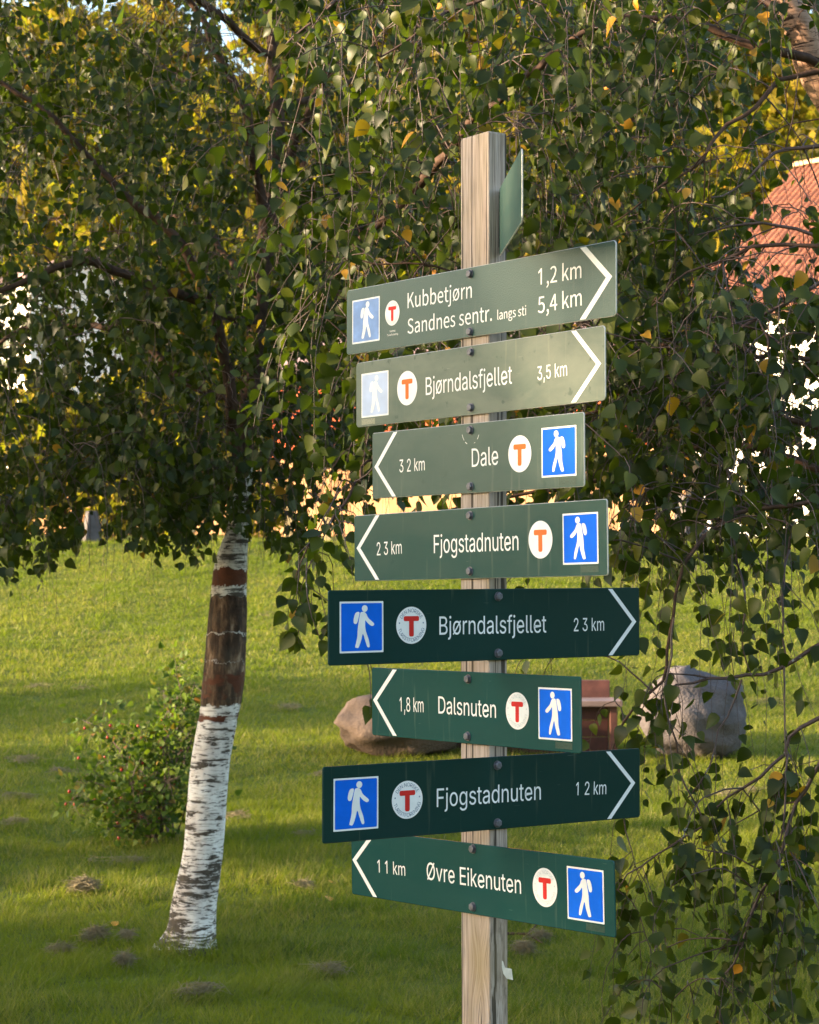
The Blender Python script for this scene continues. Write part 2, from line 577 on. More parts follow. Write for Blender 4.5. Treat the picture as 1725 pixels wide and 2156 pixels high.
GLYPHS = {'A':{',':(188,[[(38,-119),(68,71),(137,71),(84,-119)]]),'1':(453,[[(76,0),(76,55),(391,55),(391,0)],[(276,509),(276,0),(212,0),(212,448),(209,448),(86,358),(86,427),(198,509)]]),'2':(453,[[(64,0),(64,47),(234,229),(282,282),(311,327),(320,371),(317,397),(308,419),(293,436),(273,449),(224,460),(196,457),(172,447),(153,433),(139,413),(130,390),(127,362),(66,362),(71,405),(86,442),(111,473),(143,496),(182,511),(225,516),(268,511),(306,497),(337,474),(361,445),(376,411),(381,372),(371,318),(336,259),(267,180),(153,60),(153,57),(389,57),(389,0)]]),'3':(453,[[(218,-7),(173,-3),(133,10),(98,30),(70,57),(52,91),(44,132),(109,132),(115,107),(126,87),(144,71),(165,59),(219,50),(275,61),(297,74),(315,93),(325,116),(329,145),(326,172),(316,196),(299,217),(275,234),(242,244),(201,248),(157,248),(157,299),(288,448),(288,452),(70,452),(70,509),(372,509),(372,461),(211,278),(211,289),(264,288),(308,276),(344,253),(371,222),(387,186),(393,145),(387,103),(370,66),(344,36),(309,12),(266,-2)]]),'5':(453,[[(221,-7),(178,-2),(140,11),(108,32),(83,60),(66,93),(60,130),(122,130),(127,108),(138,89),(173,60),(221,50),(250,53),(276,64),(298,82),(314,104),(324,131),(328,162),(324,193),(314,221),(297,244),(275,262),(248,273),(218,277),(167,268),(128,246),(67,253),(96,509),(366,509),(366,452),(151,452),(134,301),(136,301),(178,325),(229,334),(263,330),(294,321),(321,306),(345,285),(364,260),(379,231),(388,199),(391,163),(385,117),(369,76),(343,41),(309,15),(268,-1)]]),'8':(453,[[(226,-7),(178,-2),(136,11),(101,33),(74,62),(57,96),(52,135),(55,166),(65,195),(81,220),(101,241),(125,256),(153,265),(153,267),(119,282),(93,308),(76,342),(70,380),(75,417),(90,450),(114,477),(146,498),(184,511),(226,516),(269,511),(306,498),(337,477),(361,450),(377,417),(382,380),(376,342),(359,308),(333,282),(300,267),(300,265),(327,256),(351,241),(372,220),(387,195),(397,166),(401,135),(395,96),(378,62),(352,33),(317,11),(275,-2)],[(226,49),(258,52),(285,60),(307,74),(323,91),(333,113),(337,139),(333,165),(322,189),(305,208),(283,223),(256,232),(226,235),(196,232),(169,223),(147,208),(130,189),(119,165),(115,139),(119,113),(129,91),(145,74),(167,60),(195,52)],[(226,290),(274,300),(293,313),(307,330),(316,351),(319,376),(316,399),(308,420),(294,437),(275,449),(226,460),(177,449),(159,437),(145,420),(136,399),(133,376),(136,351),(145,330),(159,313),(178,300)]]),'B':(456,[[(60,0),(60,509),(241,509),(289,504),(329,491),(359,469),(381,442),(394,410),(398,374),(395,344),(387,320),(356,286),(315,267),(315,262),(339,257),(363,245),(385,227),(402,203),(414,173),(418,136),(413,100),(400,67),(377,39),(344,18),(301,4),(247,0)],[(125,57),(245,57),(296,63),(330,80),(349,105),(355,137),(352,161),(342,184),(327,203),(306,218),(279,228),(248,231),(125,231)],[(125,285),(238,285),(288,296),(308,309),(323,326),(333,348),(336,372),(330,403),(313,429),(283,446),(240,452),(125,452)]]),'D':(502,[[(219,0),(96,0),(96,57),(215,57),(272,63),(318,81),(354,110),(379,149),(394,198),(399,255),(394,312),(379,361),(354,399),(320,428),(275,446),(221,452),(93,452),(93,509),(225,509),(294,501),(353,478),(399,441),(433,391),(455,329),(462,255),(455,181),(433,119),(398,68),(351,31),(291,8)],[(125,509),(125,0),(60,0),(60,509)]]),'E':(418,[[(60,0),(60,509),(372,509),(372,452),(125,452),(125,286),(355,286),(355,229),(125,229),(125,57),(375,57),(375,0)]]),'F':(410,[[(60,0),(60,509),(369,509),(369,452),(125,452),(125,278),(346,278),(346,221),(125,221),(125,0)]]),'G':(520,[[(269,-7),(205,1),(149,25),(104,64),(69,116),(47,179),(40,254),(47,329),(69,393),(103,445),(149,484),(203,508),(265,516),(304,513),(340,504),(374,489),(403,469),(429,445),(449,416),(465,384),(474,349),(408,349),(387,393),(356,427),(315,448),(265,456),(222,450),(183,432),(150,404),(125,364),(109,314),(103,254),(109,194),(125,145),(151,105),(184,76),(224,59),(269,53),(309,57),(345,71),(374,93),(396,123),(410,160),(415,202),(434,199),(283,199),(283,256),(478,256),(478,200),(471,141),(451,91),(419,50),(377,19),(326,0)]]),'I':(300,[[(31,0),(31,57),(118,57),(118,452),(31,452),(31,509),(269,509),(269,452),(183,452),(183,57),(269,57),(269,0)]]),'K':(466,[[(104,145),(104,216),(139,261),(174,303),(212,344),(364,509),(448,509),(231,276),(228,276)],[(60,0),(60,509),(125,509),(125,334),(124,225),(125,193),(125,0)],[(372,0),(188,259),(228,309),(449,0)]]),'N':(523,[[(60,0),(60,509),(136,509),(343,183),(363,151),(388,107),(414,55),(405,54),(401,108),(399,157),(399,195),(399,509),(463,509),(463,0),(387,0),(202,290),(177,331),(148,381),(108,452),(119,454),(122,384),(124,328),(125,291),(125,0)]]),'O':(533,[[(267,-7),(205,1),(150,25),(105,63),(70,115),(48,179),(40,254),(48,329),(70,393),(105,445),(150,484),(205,508),(267,516),(329,508),(384,484),(429,445),(464,393),(486,329),(493,254),(486,179),(464,115),(429,63),(384,25),(329,1)],[(267,53),(310,59),(349,76),(383,105),(408,144),(425,194),(430,254),(425,314),(408,365),(383,404),(349,433),(310,450),(267,456),(223,450),(184,433),(151,404),(125,364),(109,314),(103,254),(109,194),(125,144),(151,105),(184,76),(223,59)]]),'R':(449,[[(60,0),(60,509),(236,509),(290,504),(333,489),(367,465),(390,433),(405,395),(409,352),(405,309),(390,271),(367,240),(333,217),(289,203),(236,198),(96,198),(96,255),(234,255),(269,258),(298,267),(319,281),(334,300),(342,324),(345,352),(342,380),(334,405),(319,425),(298,440),(269,449),(233,452),(125,452),(125,0)],[(353,0),(230,229),(303,229),(428,0)]]),'S':(446,[[(224,-9),(172,-4),(128,9),(91,31),(64,60),(46,96),(38,137),(104,137),(110,110),(123,88),(142,71),(166,59),(224,49),(257,52),(286,60),(311,74),(329,92),(341,114),(346,139),(342,161),(332,179),(296,205),(245,222),(184,239),(128,260),(86,289),(60,326),(52,372),(58,413),(75,448),(102,476),(138,498),(180,511),(227,516),(275,511),(316,498),(351,476),(377,449),(394,415),(401,378),(337,378),(326,412),(302,437),(267,453),(225,459),(194,456),(167,448),(145,435),(129,418),(118,398),(115,376),(119,352),(131,334),(169,308),(212,293),(264,279),(312,264),(359,238),(395,198),(405,171),(408,139),(403,99),(386,64),(360,34),(323,11),(278,-4)]]),'T':(448,[[(32,452),(32,509),(417,509),(417,452),(257,452),(257,0),(193,0),(193,452)]]),'U':(517,[[(259,-8),(203,-2),(154,15),(114,43),(85,80),(66,124),(60,173),(60,509),(124,509),(124,178),(128,144),(141,113),(160,87),(187,68),(220,56),(259,52),(298,56),(331,68),(357,87),(377,113),(389,144),(393,178),(393,509),(457,509),(457,173),(451,124),(433,80),(403,43),(363,15),(315,-2)]]),'a':(389,[[(160,-9),(126,-5),(94,5),(68,22),(48,45),(35,73),(30,108),(34,138),(43,161),(58,179),(78,193),(125,211),(178,220),(234,227),(265,235),(273,243),(276,255),(276,257),(267,297),(240,322),(196,331),(149,322),(118,301),(100,274),(41,291),(57,322),(79,346),(104,364),(133,375),(194,384),(239,379),(286,360),(306,343),(322,320),(333,290),(337,251),(337,0),(277,0),(277,52),(272,52),(252,25),(215,1)],[(170,45),(202,49),(228,59),(248,74),(263,93),(272,115),(276,138),(276,190),(259,182),(231,176),(200,171),(175,168),(134,159),(103,139),(95,124),(92,105),(102,72),(130,52)]]),'b':(424,[[(229,-8),(198,-5),(172,4),(138,31),(118,59),(112,59),(112,0),(53,0),(53,509),(114,509),(114,319),(118,319),(137,346),(171,373),(197,381),(229,384),(274,378),(313,361),(345,332),(370,293),(385,245),(390,189),(385,133),(370,84),(346,45),(313,16),(274,-2)],[(220,47),(253,51),(279,66),(301,88),(316,117),(325,151),(328,189),(325,227),(316,261),(301,290),(280,311),(253,325),(220,330),(188,325),(161,312),(140,291),(125,263),(116,229),(113,189),(116,150),(125,115),(140,86),(162,65),(188,51)]]),'d':(424,[[(195,-8),(151,-2),(111,16),(79,45),(55,84),(39,133),(34,189),(39,245),(55,293),(79,332),(112,361),(151,378),(196,384),(228,381),(253,373),(287,346),(306,319),(311,319),(311,509),(372,509),(372,0),(313,0),(313,59),(307,59),(287,31),(252,4),(227,-5)],[(205,47),(236,51),(263,65),(284,86),(299,115),(309,150),(312,189),(309,229),(300,263),(284,291),(263,312),(237,325),(205,330),(172,325),(145,311),(124,290),(108,261),(99,227),(96,189),(99,151),(109,117),(124,88),(145,66),(172,51)]]),'e':(404,[[(212,-8),(161,-2),(117,16),(82,46),(56,85),(40,132),(34,187),(39,242),(55,290),(81,329),(115,359),(157,378),(205,384),(266,374),(294,361),(319,341),(341,315),(357,282),(368,242),(371,194),(371,169),(75,169),(75,221),(338,221),(310,202),(307,237),(298,269),(283,294),(263,314),(237,326),(205,330),(173,326),(146,313),(125,294),(109,270),(99,241),(96,211),(96,178),(100,139),(110,106),(128,80),(151,61),(179,50),(212,46),(254,53),(285,73),(306,105),(365,91),(353,63),(335,39),(311,19),(283,4),(249,-5)]]),'f':(253,[[(228,379),(228,327),(6,327),(6,379)],[(81,0),(81,432),(84,461),(96,486),(113,505),(135,519),(187,530),(222,527),(243,521),(227,468),(215,472),(195,474),(171,470),(154,460),(145,443),(142,419),(142,0)]]),'g':(425,[[(207,-151),(168,-148),(134,-140),(82,-110),(51,-69),(101,-41),(122,-66),(154,-88),(207,-97),(249,-92),(282,-75),(304,-47),(311,-6),(311,68),(306,68),(287,41),(252,16),(227,8),(195,5),(152,10),(113,27),(80,53),(55,90),(39,136),(34,191),(39,246),(55,293),(80,332),(112,361),(152,378),(196,384),(228,382),(253,373),(288,346),(308,319),(313,319),(313,379),(372,379),(372,-9),(367,-54),(350,-90),(324,-117),(291,-136),(251,-147)],[(205,59),(237,63),(264,75),(285,95),(300,121),(309,154),(312,193),(309,231),(300,264),(285,291),(264,312),(237,325),(205,330),(172,325),(145,312),(124,290),(109,262),(99,229),(96,193),(99,155),(109,123),(124,96),(145,76),(172,63)]]),'i':(166,[[(53,0),(53,379),(114,379),(114,0)],[(84,443),(67,446),(54,455),(44,468),(41,483),(44,499),(54,512),(67,521),(84,524),(100,521),(114,512),(123,499),(126,483),(123,468),(114,455),(100,446)]]),'j':(166,[[(53,379),(114,379),(114,-30),(111,-63),(102,-90),(86,-113),(65,-129),(37,-139),(4,-143),(-10,-143),(-10,-87),(2,-87),(25,-83),(40,-72),(50,-54),(53,-29)],[(83,443),(67,446),(53,455),(44,468),(41,483),(44,499),(53,512),(67,521),(83,524),(100,521),(114,512),(123,499),(126,483),(123,468),(114,455),(100,446)]]),'k':(380,[[(110,137),(110,212),(121,212),(284,379),(360,379),(184,199),(177,199)],[(53,0),(53,509),(114,509),(114,0)],[(294,0),(148,186),(191,229),(372,0)]]),'l':(189,[[(139,-2),(101,3),(74,20),(58,47),(53,84),(53,509),(114,509),(114,99),(120,62),(130,54),(146,52),(160,53),(170,54),(181,3),(162,-1)]]),'m':(610,[[(53,0),(53,379),(112,379),(112,295),(108,295),(118,323),(132,346),(172,376),(219,386),(257,380),(287,361),(309,331),(321,295),(312,295),(322,321),(337,343),(381,375),(437,386),(468,383),(497,372),(522,354),(541,328),(553,296),(557,255),(557,0),(496,0),(496,254),(490,289),(473,313),(447,326),(419,330),(395,328),(374,320),(345,290),(335,247),(335,0),(274,0),(274,260),(269,288),(253,311),(229,326),(199,330),(158,320),(140,307),(126,289),(117,266),(114,238),(114,0)]]),'n':(409,[[(114,227),(114,0),(53,0),(53,379),(112,379),(112,287),(102,287),(124,332),(152,362),(187,379),(227,384),(264,380),(295,369),(321,349),(341,321),(353,285),(357,240),(357,0),(296,0),(296,235),(290,275),(273,304),(246,323),(210,329),(184,326),(161,317),(141,303),(126,283),(117,257)]]),'o':(415,[[(207,-8),(159,-2),(117,16),(82,46),(56,85),(40,133),(34,187),(40,243),(56,291),(82,330),(117,360),(159,378),(207,384),(256,378),(299,360),(333,330),(359,291),(376,243),(381,187),(376,133),(359,85),(333,46),(299,16),(256,-2)],[(207,46),(242,51),(270,66),(292,89),(307,117),(316,151),(319,187),(316,224),(307,258),(292,287),(270,310),(242,325),(207,330),(173,325),(145,310),(124,287),(108,258),(99,224),(96,187),(99,151),(108,117),(124,89),(145,66),(173,51)]]),'r':(259,[[(53,0),(53,379),(112,379),(112,321),(115,321),(130,347),(152,367),(181,380),(213,385),(229,384),(243,384),(243,322),(230,324),(207,326),(182,323),(159,315),(140,301),(126,284),(117,262),(114,237),(114,0)]]),'s':(365,[[(182,-8),(145,-5),(112,3),(84,18),(62,38),(45,63),(36,94),(94,107),(105,79),(124,60),(150,49),(181,45),(217,50),(244,62),(262,81),(268,103),(265,121),(254,136),(237,147),(212,155),(149,170),(104,186),(72,208),(53,237),(47,274),(51,305),(65,332),(87,354),(115,370),(149,381),(187,384),(223,381),(254,372),(279,358),(299,339),(324,290),(268,277),(258,298),(243,316),(219,328),(187,333),(156,329),(131,317),(114,299),(109,277),(112,258),(124,243),(172,223),(229,209),(275,194),(306,171),(325,142),(331,107),(326,75),(312,47),(290,24),(260,6),(223,-5)]]),'t':(227,[[(204,379),(204,327),(6,327),(6,379)],[(65,471),(126,471),(126,98),(128,76),(136,61),(150,53),(170,50),(185,51),(202,54),(213,2),(192,-3),(168,-4),(125,2),(92,21),(72,52),(65,93)]]),'u':(410,[[(182,-5),(146,-1),(115,11),(89,31),(69,59),(57,95),(53,139),(53,379),(114,379),(114,144),(119,105),(137,75),(164,56),(200,50),(226,53),(249,62),(268,77),(283,97),(293,122),(296,153),(296,379),(357,379),(357,0),(298,0),(298,92),(307,92),(286,47),(257,17),(222,0)]]),'v':(389,[[(163,0),(17,379),(84,379),(165,155),(187,87),(206,21),(184,21),(203,87),(224,155),(305,379),(371,379),(226,0)]]),'y':(389,[[(47,-139),(61,-86),(71,-87),(104,-89),(130,-74),(151,-36),(163,-1),(17,379),(84,379),(165,155),(187,87),(206,21),(184,21),(202,87),(224,155),(305,379),(371,379),(204,-58),(177,-107),(139,-136),(91,-145),(65,-143)]]),'Ø':(533,[[(267,-7),(205,1),(150,25),(105,63),(70,115),(48,179),(40,254),(48,329),(70,393),(105,445),(150,484),(205,508),(267,516),(329,508),(384,484),(429,445),(464,393),(486,329),(493,254),(486,179),(464,115),(429,63),(384,25),(329,1)],[(267,53),(310,59),(349,76),(383,105),(408,144),(425,194),(430,254),(425,314),(408,365),(383,404),(349,433),(310,450),(267,456),(223,450),(184,433),(151,404),(125,364),(109,314),(103,254),(109,194),(125,144),(151,105),(184,76),(223,59)],[(108,-16),(64,15),(426,525),(470,493)]]),'ø':(415,[[(207,-8),(159,-2),(117,16),(82,46),(56,85),(40,133),(34,187),(40,243),(56,291),(82,330),(117,360),(159,378),(207,384),(256,378),(299,360),(333,330),(359,291),(376,243),(381,187),(376,133),(359,85),(333,46),(299,16),(256,-2)],[(207,46),(242,51),(270,66),(292,89),(307,117),(316,151),(319,187),(316,224),(307,258),(292,287),(270,310),(242,325),(207,330),(173,325),(145,310),(124,287),(108,258),(99,224),(96,187),(99,151),(108,117),(124,89),(145,66),(173,51)],[(64,-15),(27,15),(352,395),(388,364)]]),' ':(188,[])},'S':{',':(97,[[(26,-67),(64,-38),(77,7),(70,34),(50,44),(33,38),(26,22),(33,5),(50,-1),(54,0),(44,-28),(19,-48)]]),'.':(97,[[(49,-5),(65,2),(72,20),(65,37),(49,44),(32,37),(26,20),(32,2)]]),'1':(194,[[(31,0),(172,0),(172,27),(120,27),(120,257),(96,257),(42,238),(42,218),(88,218),(88,27),(31,27)]]),'2':(194,[[(15,0),(177,0),(177,28),(106,28),(64,25),(137,108),(165,186),(159,217),(144,241),(121,256),(90,261),(47,251),(14,224),(33,206),(57,227),(86,235),(121,221),(133,185),(104,112),(15,19)]]),'4':(194,[[(119,0),(149,0),(149,71),(183,71),(183,96),(149,96),(149,257),(114,257),(7,92),(7,71),(119,71)],[(119,96),(40,96),(99,184),(119,222),(121,222),(119,175)]]),'5':(194,[[(92,-5),(123,1),(150,18),(169,46),(176,83),(170,120),(153,146),(128,160),(98,165),(60,155),(67,229),(163,229),(163,257),(39,257),(30,137),(47,126),(68,137),(90,141),(129,126),(143,83),(127,38),(89,22),(51,31),(26,50),(9,29),(42,6)]]),'K':(226,[[(35,0),(68,0),(68,81),(112,134),(189,0),(225,0),(132,159),(213,257),(176,257),(68,128),(68,128),(68,257),(35,257)]]),'S':(209,[[(106,-5),(143,1),(170,17),(188,40),(194,68),(178,112),(141,137),(104,153),(75,168),(62,196),(75,223),(110,233),(142,226),(168,209),(185,230),(152,252),(110,261),(77,256),(52,242),(35,221),(29,193),(46,150),(81,127),(118,111),(148,94),(161,65),(146,35),(107,24),(68,33),(36,56),(17,33),(56,6)]]),'T':(210,[[(89,0),(121,0),(121,229),(199,229),(199,257),(11,257),(11,229),(89,229)]]),'a':(197,[[(76,-5),(109,3),(139,23),(140,23),(143,0),(169,0),(169,117),(165,149),(154,174),(133,189),(103,195),(61,187),(29,170),(41,148),(67,162),(98,168),(129,154),(137,120),(85,111),(49,97),(28,77),(21,49),(36,10)],[(85,21),(61,28),(51,51),(70,82),(137,99),(137,46),(111,28)]]),'b':(216,[[(116,-5),(147,2),(173,22),(192,55),(199,98),(194,138),(179,169),(155,188),(123,195),(92,187),(63,168),(64,202),(64,279),(32,279),(32,0),(58,0),(61,20),(62,20),(89,2)],[(111,22),(89,27),(64,42),(64,142),(90,161),(115,168),(154,149),(165,98),(150,42)]]),'d':(217,[[(97,-5),(129,3),(155,22),(156,22),(159,0),(185,0),(185,279),(153,279),(153,206),(154,173),(130,189),(101,195),(70,188),(43,168),(25,137),(19,95),(24,53),(40,21),(65,2)],[(104,22),(65,42),(51,95),(68,148),(106,168),(130,163),(153,148),(153,48),(129,29)]]),'e':(194,[[(109,-5),(144,1),(172,15),(160,36),(138,25),(113,21),(68,39),(50,88),(178,88),(179,106),(174,143),(160,171),(136,189),(103,195),(72,188),(44,168),(25,137),(18,95),(25,53),(45,22),(74,2)],[(49,110),(68,154),(104,169),(139,154),(151,110)]]),'g':(197,[[(96,-88),(136,-82),(166,-68),(186,-47),(193,-22),(176,13),(126,23),(89,23),(63,29),(56,44),(59,57),(68,67),(96,60),(145,78),(166,126),(161,149),(150,166),(189,166),(189,190),(123,190),(96,195),(69,190),(46,177),(31,155),(25,127),(33,97),(50,76),(50,75),(35,60),(29,39),(34,20),(46,8),(46,6),(25,-13),(18,-37),(40,-74)],[(96,82),(68,94),(56,127),(68,160),(96,172),(125,160),(137,127),(125,94)],[(101,-65),(60,-56),(46,-32),(50,-16),(65,0),(90,-3),(123,-3),(151,-8),(161,-27),(145,-54)]]),'i':(96,[[(32,0),(64,0),(64,190),(32,190)],[(48,229),(64,235),(70,251),(64,266),(48,271),(33,266),(27,251),(33,235)]]),'j':(96,[[(12,-85),(53,-68),(64,-22),(64,190),(33,190),(33,-22),(28,-49),(9,-59),(-9,-56),(-15,-80)],[(48,229),(64,235),(70,251),(64,266),(48,271),(33,266),(27,251),(33,235)]]),'k':(193,[[(32,0),(64,0),(64,50),(99,92),(155,0),(190,0),(118,113),(181,190),(146,190),(65,90),(64,90),(64,279),(32,279)]]),'l':(99,[[(66,-5),(84,-2),(80,23),(73,22),(67,25),(64,36),(64,279),(32,279),(32,38),(40,7)]]),'m':(324,[[(32,0),(64,0),(64,138),(89,160),(112,167),(139,155),(147,116),(147,0),(179,0),(179,138),(204,160),(227,167),(254,155),(263,116),(263,0),(294,0),(294,120),(291,152),(280,176),(262,190),(237,195),(204,185),(174,159),(156,185),(121,195),(90,186),(62,162),(62,162),(58,190),(32,190)]]),'n':(213,[[(32,0),(64,0),(64,138),(90,160),(116,167),(144,155),(152,116),(152,0),(184,0),(184,120),(181,152),(170,176),(152,190),(126,195),(91,186),(62,162),(62,162),(58,190),(32,190)]]),'o':(212,[[(106,-5),(139,2),(167,22),(187,53),(194,95),(187,137),(167,169),(139,188),(106,195),(73,188),(45,169),(25,137),(18,95),(25,53),(45,22),(73,2)],[(106,22),(66,42),(51,95),(66,148),(106,168),(146,148),(161,95),(146,42)]]),'r':(136,[[(32,0),(64,0),(64,122),(87,156),(112,166),(131,163),(137,191),(116,195),(86,184),(62,155),(62,155),(58,190),(32,190)]]),'s':(164,[[(82,-5),(133,12),(151,52),(132,90),(93,110),(65,122),(52,143),(61,162),(88,170),(111,165),(131,153),(146,173),(120,189),(87,195),(39,179),(22,141),(39,105),(77,86),(107,72),(120,50),(111,29),(83,20),(53,27),(27,43),(11,22),(43,3)]]),'t':(132,[[(92,-5),(127,2),(121,27),(99,21),(76,31),(70,58),(70,164),(121,164),(121,190),(70,190),(70,244),(43,244),(40,190),(9,188),(9,164),(38,164),(38,59),(41,33),(50,13),(66,0)]]),'u':(212,[[(88,-5),(122,5),(151,30),(152,30),(154,0),(181,0),(181,190),(149,190),(149,55),(124,31),(97,23),(70,35),(62,74),(62,190),(29,190),(29,70),(33,38),(44,14),(62,0)]]),'ø':(212,[[(32,-9),(52,15),(77,0),(106,-5),(139,2),(167,22),(187,53),(194,95),(188,133),(173,162),(194,188),(180,199),(160,175),(135,190),(106,195),(73,188),(45,169),(25,137),(18,95),(24,57),(39,28),(18,2)],[(106,21),(86,25),(70,36),(154,138),(163,93),(147,41)],[(59,52),(50,96),(66,149),(106,169),(126,165),(143,154)]]),' ':(78,[])}}
SIGNS = [
    {'side': 'L', 'c': (-0.0567, 2.1783), 'w': 0.9338, 'h': 0.1478, 'a': -0.0033, 'box': (-0.3877, -0.0018, 0.1095, 0.0996), 'em': (-0.284, 0.0049, 0.0278), 'chev': [(0.3696, 0.0747), (0.4474, 0.0039), (0.3682, -0.0719)], 'bolts': [(0.0019, 0.0598), (0.0021, -0.0625)], 'txt': [('Kubbetjørn', (-0.2258, 0.0095), (0.0076, 0.0086), 0.0335), ('Sandnes sentr.', (-0.2256, -0.0468), (0.0768, -0.0463), 0.0326), ('langs sti', (0.0954, -0.0464), (0.1907, -0.0455), 0.0215), ('1,2 km', (0.2301, 0.0116), (0.3646, 0.0111), 0.033), ('5,4 km', (0.2289, -0.0459), (0.3658, -0.0432), 0.033)]},
    {'side': 'L', 'c': (-0.0537, 2.0132), 'w': 0.8619, 'h': 0.1464, 'a': 0.0049, 'box': (-0.3549, -0.0033, 0.1069, 0.0998), 'em': (-0.2304, 0.0011, 0.0378), 'chev': [(0.338, 0.0734), (0.413, -0.0007), (0.3361, -0.0717)], 'bolts': [(0.0018, 0.0595), (0.0012, -0.0578)], 'txt': [('Bjørndalsfjellet', (-0.1607, -0.0197), (0.1406, -0.0182), 0.0384), ('3,5 km', (0.2239, -0.0182), (0.3172, -0.0159), 0.0284)]},
    {'side': 'L', 'c': (-0.0529, 1.849), 'w': 0.7338, 'h': 0.1474, 'a': 0.0024, 'box': (0.2898, -0.0007, 0.1087, 0.1001), 'em': (0.1649, 0.001, 0.0378), 'chev': [(-0.2758, 0.0708), (-0.35, -0.0031), (-0.2816, -0.0744)], 'bolts': [(-0.0007, 0.0592), (-0.0011, -0.0596)], 'txt': [('3 2 km', (-0.2604, -0.0192), (-0.1653, -0.0184), 0.0241), ('Dale', (0.0033, -0.0188), (0.0935, -0.0177), 0.0385)]},
    {'side': 'L', 'c': (-0.0545, 1.6699), 'w': 0.8748, 'h': 0.1488, 'a': 0.0145, 'box': (0.3573, -0.0003, 0.1083, 0.1013), 'em': (0.2329, 0.0011, 0.0381), 'chev': [(-0.3426, 0.0747), (-0.4194, 0.0005), (-0.3446, -0.073)], 'bolts': [(-0.0001, 0.0585), (-0.0019, -0.0587)], 'txt': [('2 3 km', (-0.3462, -0.0177), (-0.2498, -0.0159), 0.029), ('Fjogstadnuten', (-0.1306, -0.0178), (0.1617, -0.0184), 0.0393)]},
    {'side': 'R', 'c': (0.0035, 1.5003), 'w': 0.8146, 'h': 0.1485, 'a': 0.0039, 'box': (-0.3289, 0.0007, 0.1052, 0.102), 'em': (-0.2074, 0.0022, 0.0374), 'chev': [(0.3226, 0.0722), (0.3909, -0.0001), (0.322, -0.0726)], 'bolts': [(0.0152, 0.0584), (0.0146, -0.0598)], 'txt': [('Bjørndalsfjellet', (-0.1372, -0.0184), (0.1437, -0.0192), 0.0372), ('2 3 km', (0.2196, -0.0181), (0.3046, -0.018), 0.0282)]},
    {'side': 'L', 'c': (-0.0596, 1.3249), 'w': 0.7232, 'h': 0.151, 'a': 0.0094, 'box': (0.2832, -0.001, 0.1053, 0.1037), 'em': (0.1623, 0.0002, 0.0378), 'chev': [(-0.2707, 0.0749), (-0.3477, 0.0029), (-0.2721, -0.0722)], 'bolts': [(-0.0027, 0.0601), (-0.0054, -0.0598)], 'txt': [('1,8 km', (-0.2523, -0.0179), (-0.1633, -0.0164), 0.0311), ('Dalsnuten', (-0.1093, -0.0162), (0.0915, -0.0173), 0.0363)]},
    {'side': 'R', 'c': (-0.003, 1.1509), 'w': 0.8274, 'h': 0.1505, 'a': -0.0021, 'box': (-0.3355, -0.0012, 0.1074, 0.1038), 'em': (-0.2109, -0.0006, 0.0381), 'chev': [(0.3216, 0.0722), (0.393, 0.0006), (0.3243, -0.0729)], 'bolts': [(0.0187, 0.0573), (0.0189, -0.062)], 'txt': [('Fjogstadnuten', (-0.1374, -0.0198), (0.1347, -0.0204), 0.0374), ('1 2 km', (0.2309, -0.0169), (0.3157, -0.0192), 0.0276)]},
    {'side': 'L', 'c': (-0.0508, 0.9688), 'w': 0.9035, 'h': 0.1471, 'a': 0.0276, 'box': (0.3665, 0.0007, 0.1108, 0.1035), 'em': (0.2415, 0.0037, 0.0387), 'chev': [(-0.3581, 0.0789), (-0.4384, 0.0039), (-0.3582, -0.0713)], 'bolts': [(0.006, 0.0624), (0.0025, -0.0577)], 'txt': [('1 1 km', (-0.3471, -0.0157), (-0.2406, -0.0146), 0.0256), ('Øvre Eikenuten', (-0.1607, -0.0151), (0.1648, -0.0163), 0.0369)]},
]

# ------------------------------------------------------------------ lawn and terrain
def lawn_material():
    m, nt, b = mat_new('lawn_soil_and_grass')
    h = N(nt)
    o = h.obj()
    big = h.noise(o, 0.55, 4)
    fine = h.noise(o, 9.0, 6, 0.7)
    c = h.ramp(big, [(0.3, (0.045, 0.065, 0.008)), (0.6, (0.085, 0.10, 0.016)), (0.75, (0.13, 0.115, 0.04))])
    c = h.mix(h.ramp(fine, [(0.35, 0.0), (0.7, 0.6)]), c, (0.16, 0.18, 0.035))
    h.l(c, b.inputs['Base Color'])
    b.inputs['Roughness'].default_value = 0.9
    b.inputs['Specular IOR Level'].default_value = 0.1
    h.l(h.bump(fine, 0.6, 0.04), b.inputs['Normal'])
    return m


def build_ground():
    ys = np.concatenate([np.arange(-12, 4, 1.0), np.arange(4, 34, 0.25), np.arange(34, 62, 1.0), np.arange(62, 240, 4.0), np.arange(240, 900, 60)])
    xs = np.concatenate([np.arange(-400, -60, 30.0), np.arange(-60, -12, 3.0), np.arange(-12, 12, 0.3), np.arange(12, 60, 3.0), np.arange(60, 401, 30.0)])
    X, Y = np.meshgrid(xs, ys)
    Z = ground_z(X, Y)
    v = np.stack([X, Y, Z], -1).reshape(-1, 3)
    nx, ny = len(xs), len(ys)
    i = np.arange(ny - 1)[:, None] * nx + np.arange(nx - 1)[None]
    q = np.stack([i, i + 1, i + nx + 1, i + nx], -1).reshape(-1, 4)
    cy = Y[:-1, :-1].reshape(-1)
    lawn = link('lawn', np_mesh('lawn', v, q[cy < 61.9], smooth=True), None, lawn_material())
    lawn['kind'] = 'structure'
    hm = plain('hillside_undergrowth', (0.15, 0.115, 0.02), 0.9, 0.45, 0.25, 0.1)
    hill = link('hill', np_mesh('hill', v, q[cy >= 61.9], smooth=True), None, hm)
    hill['kind'] = 'structure'


build_ground()

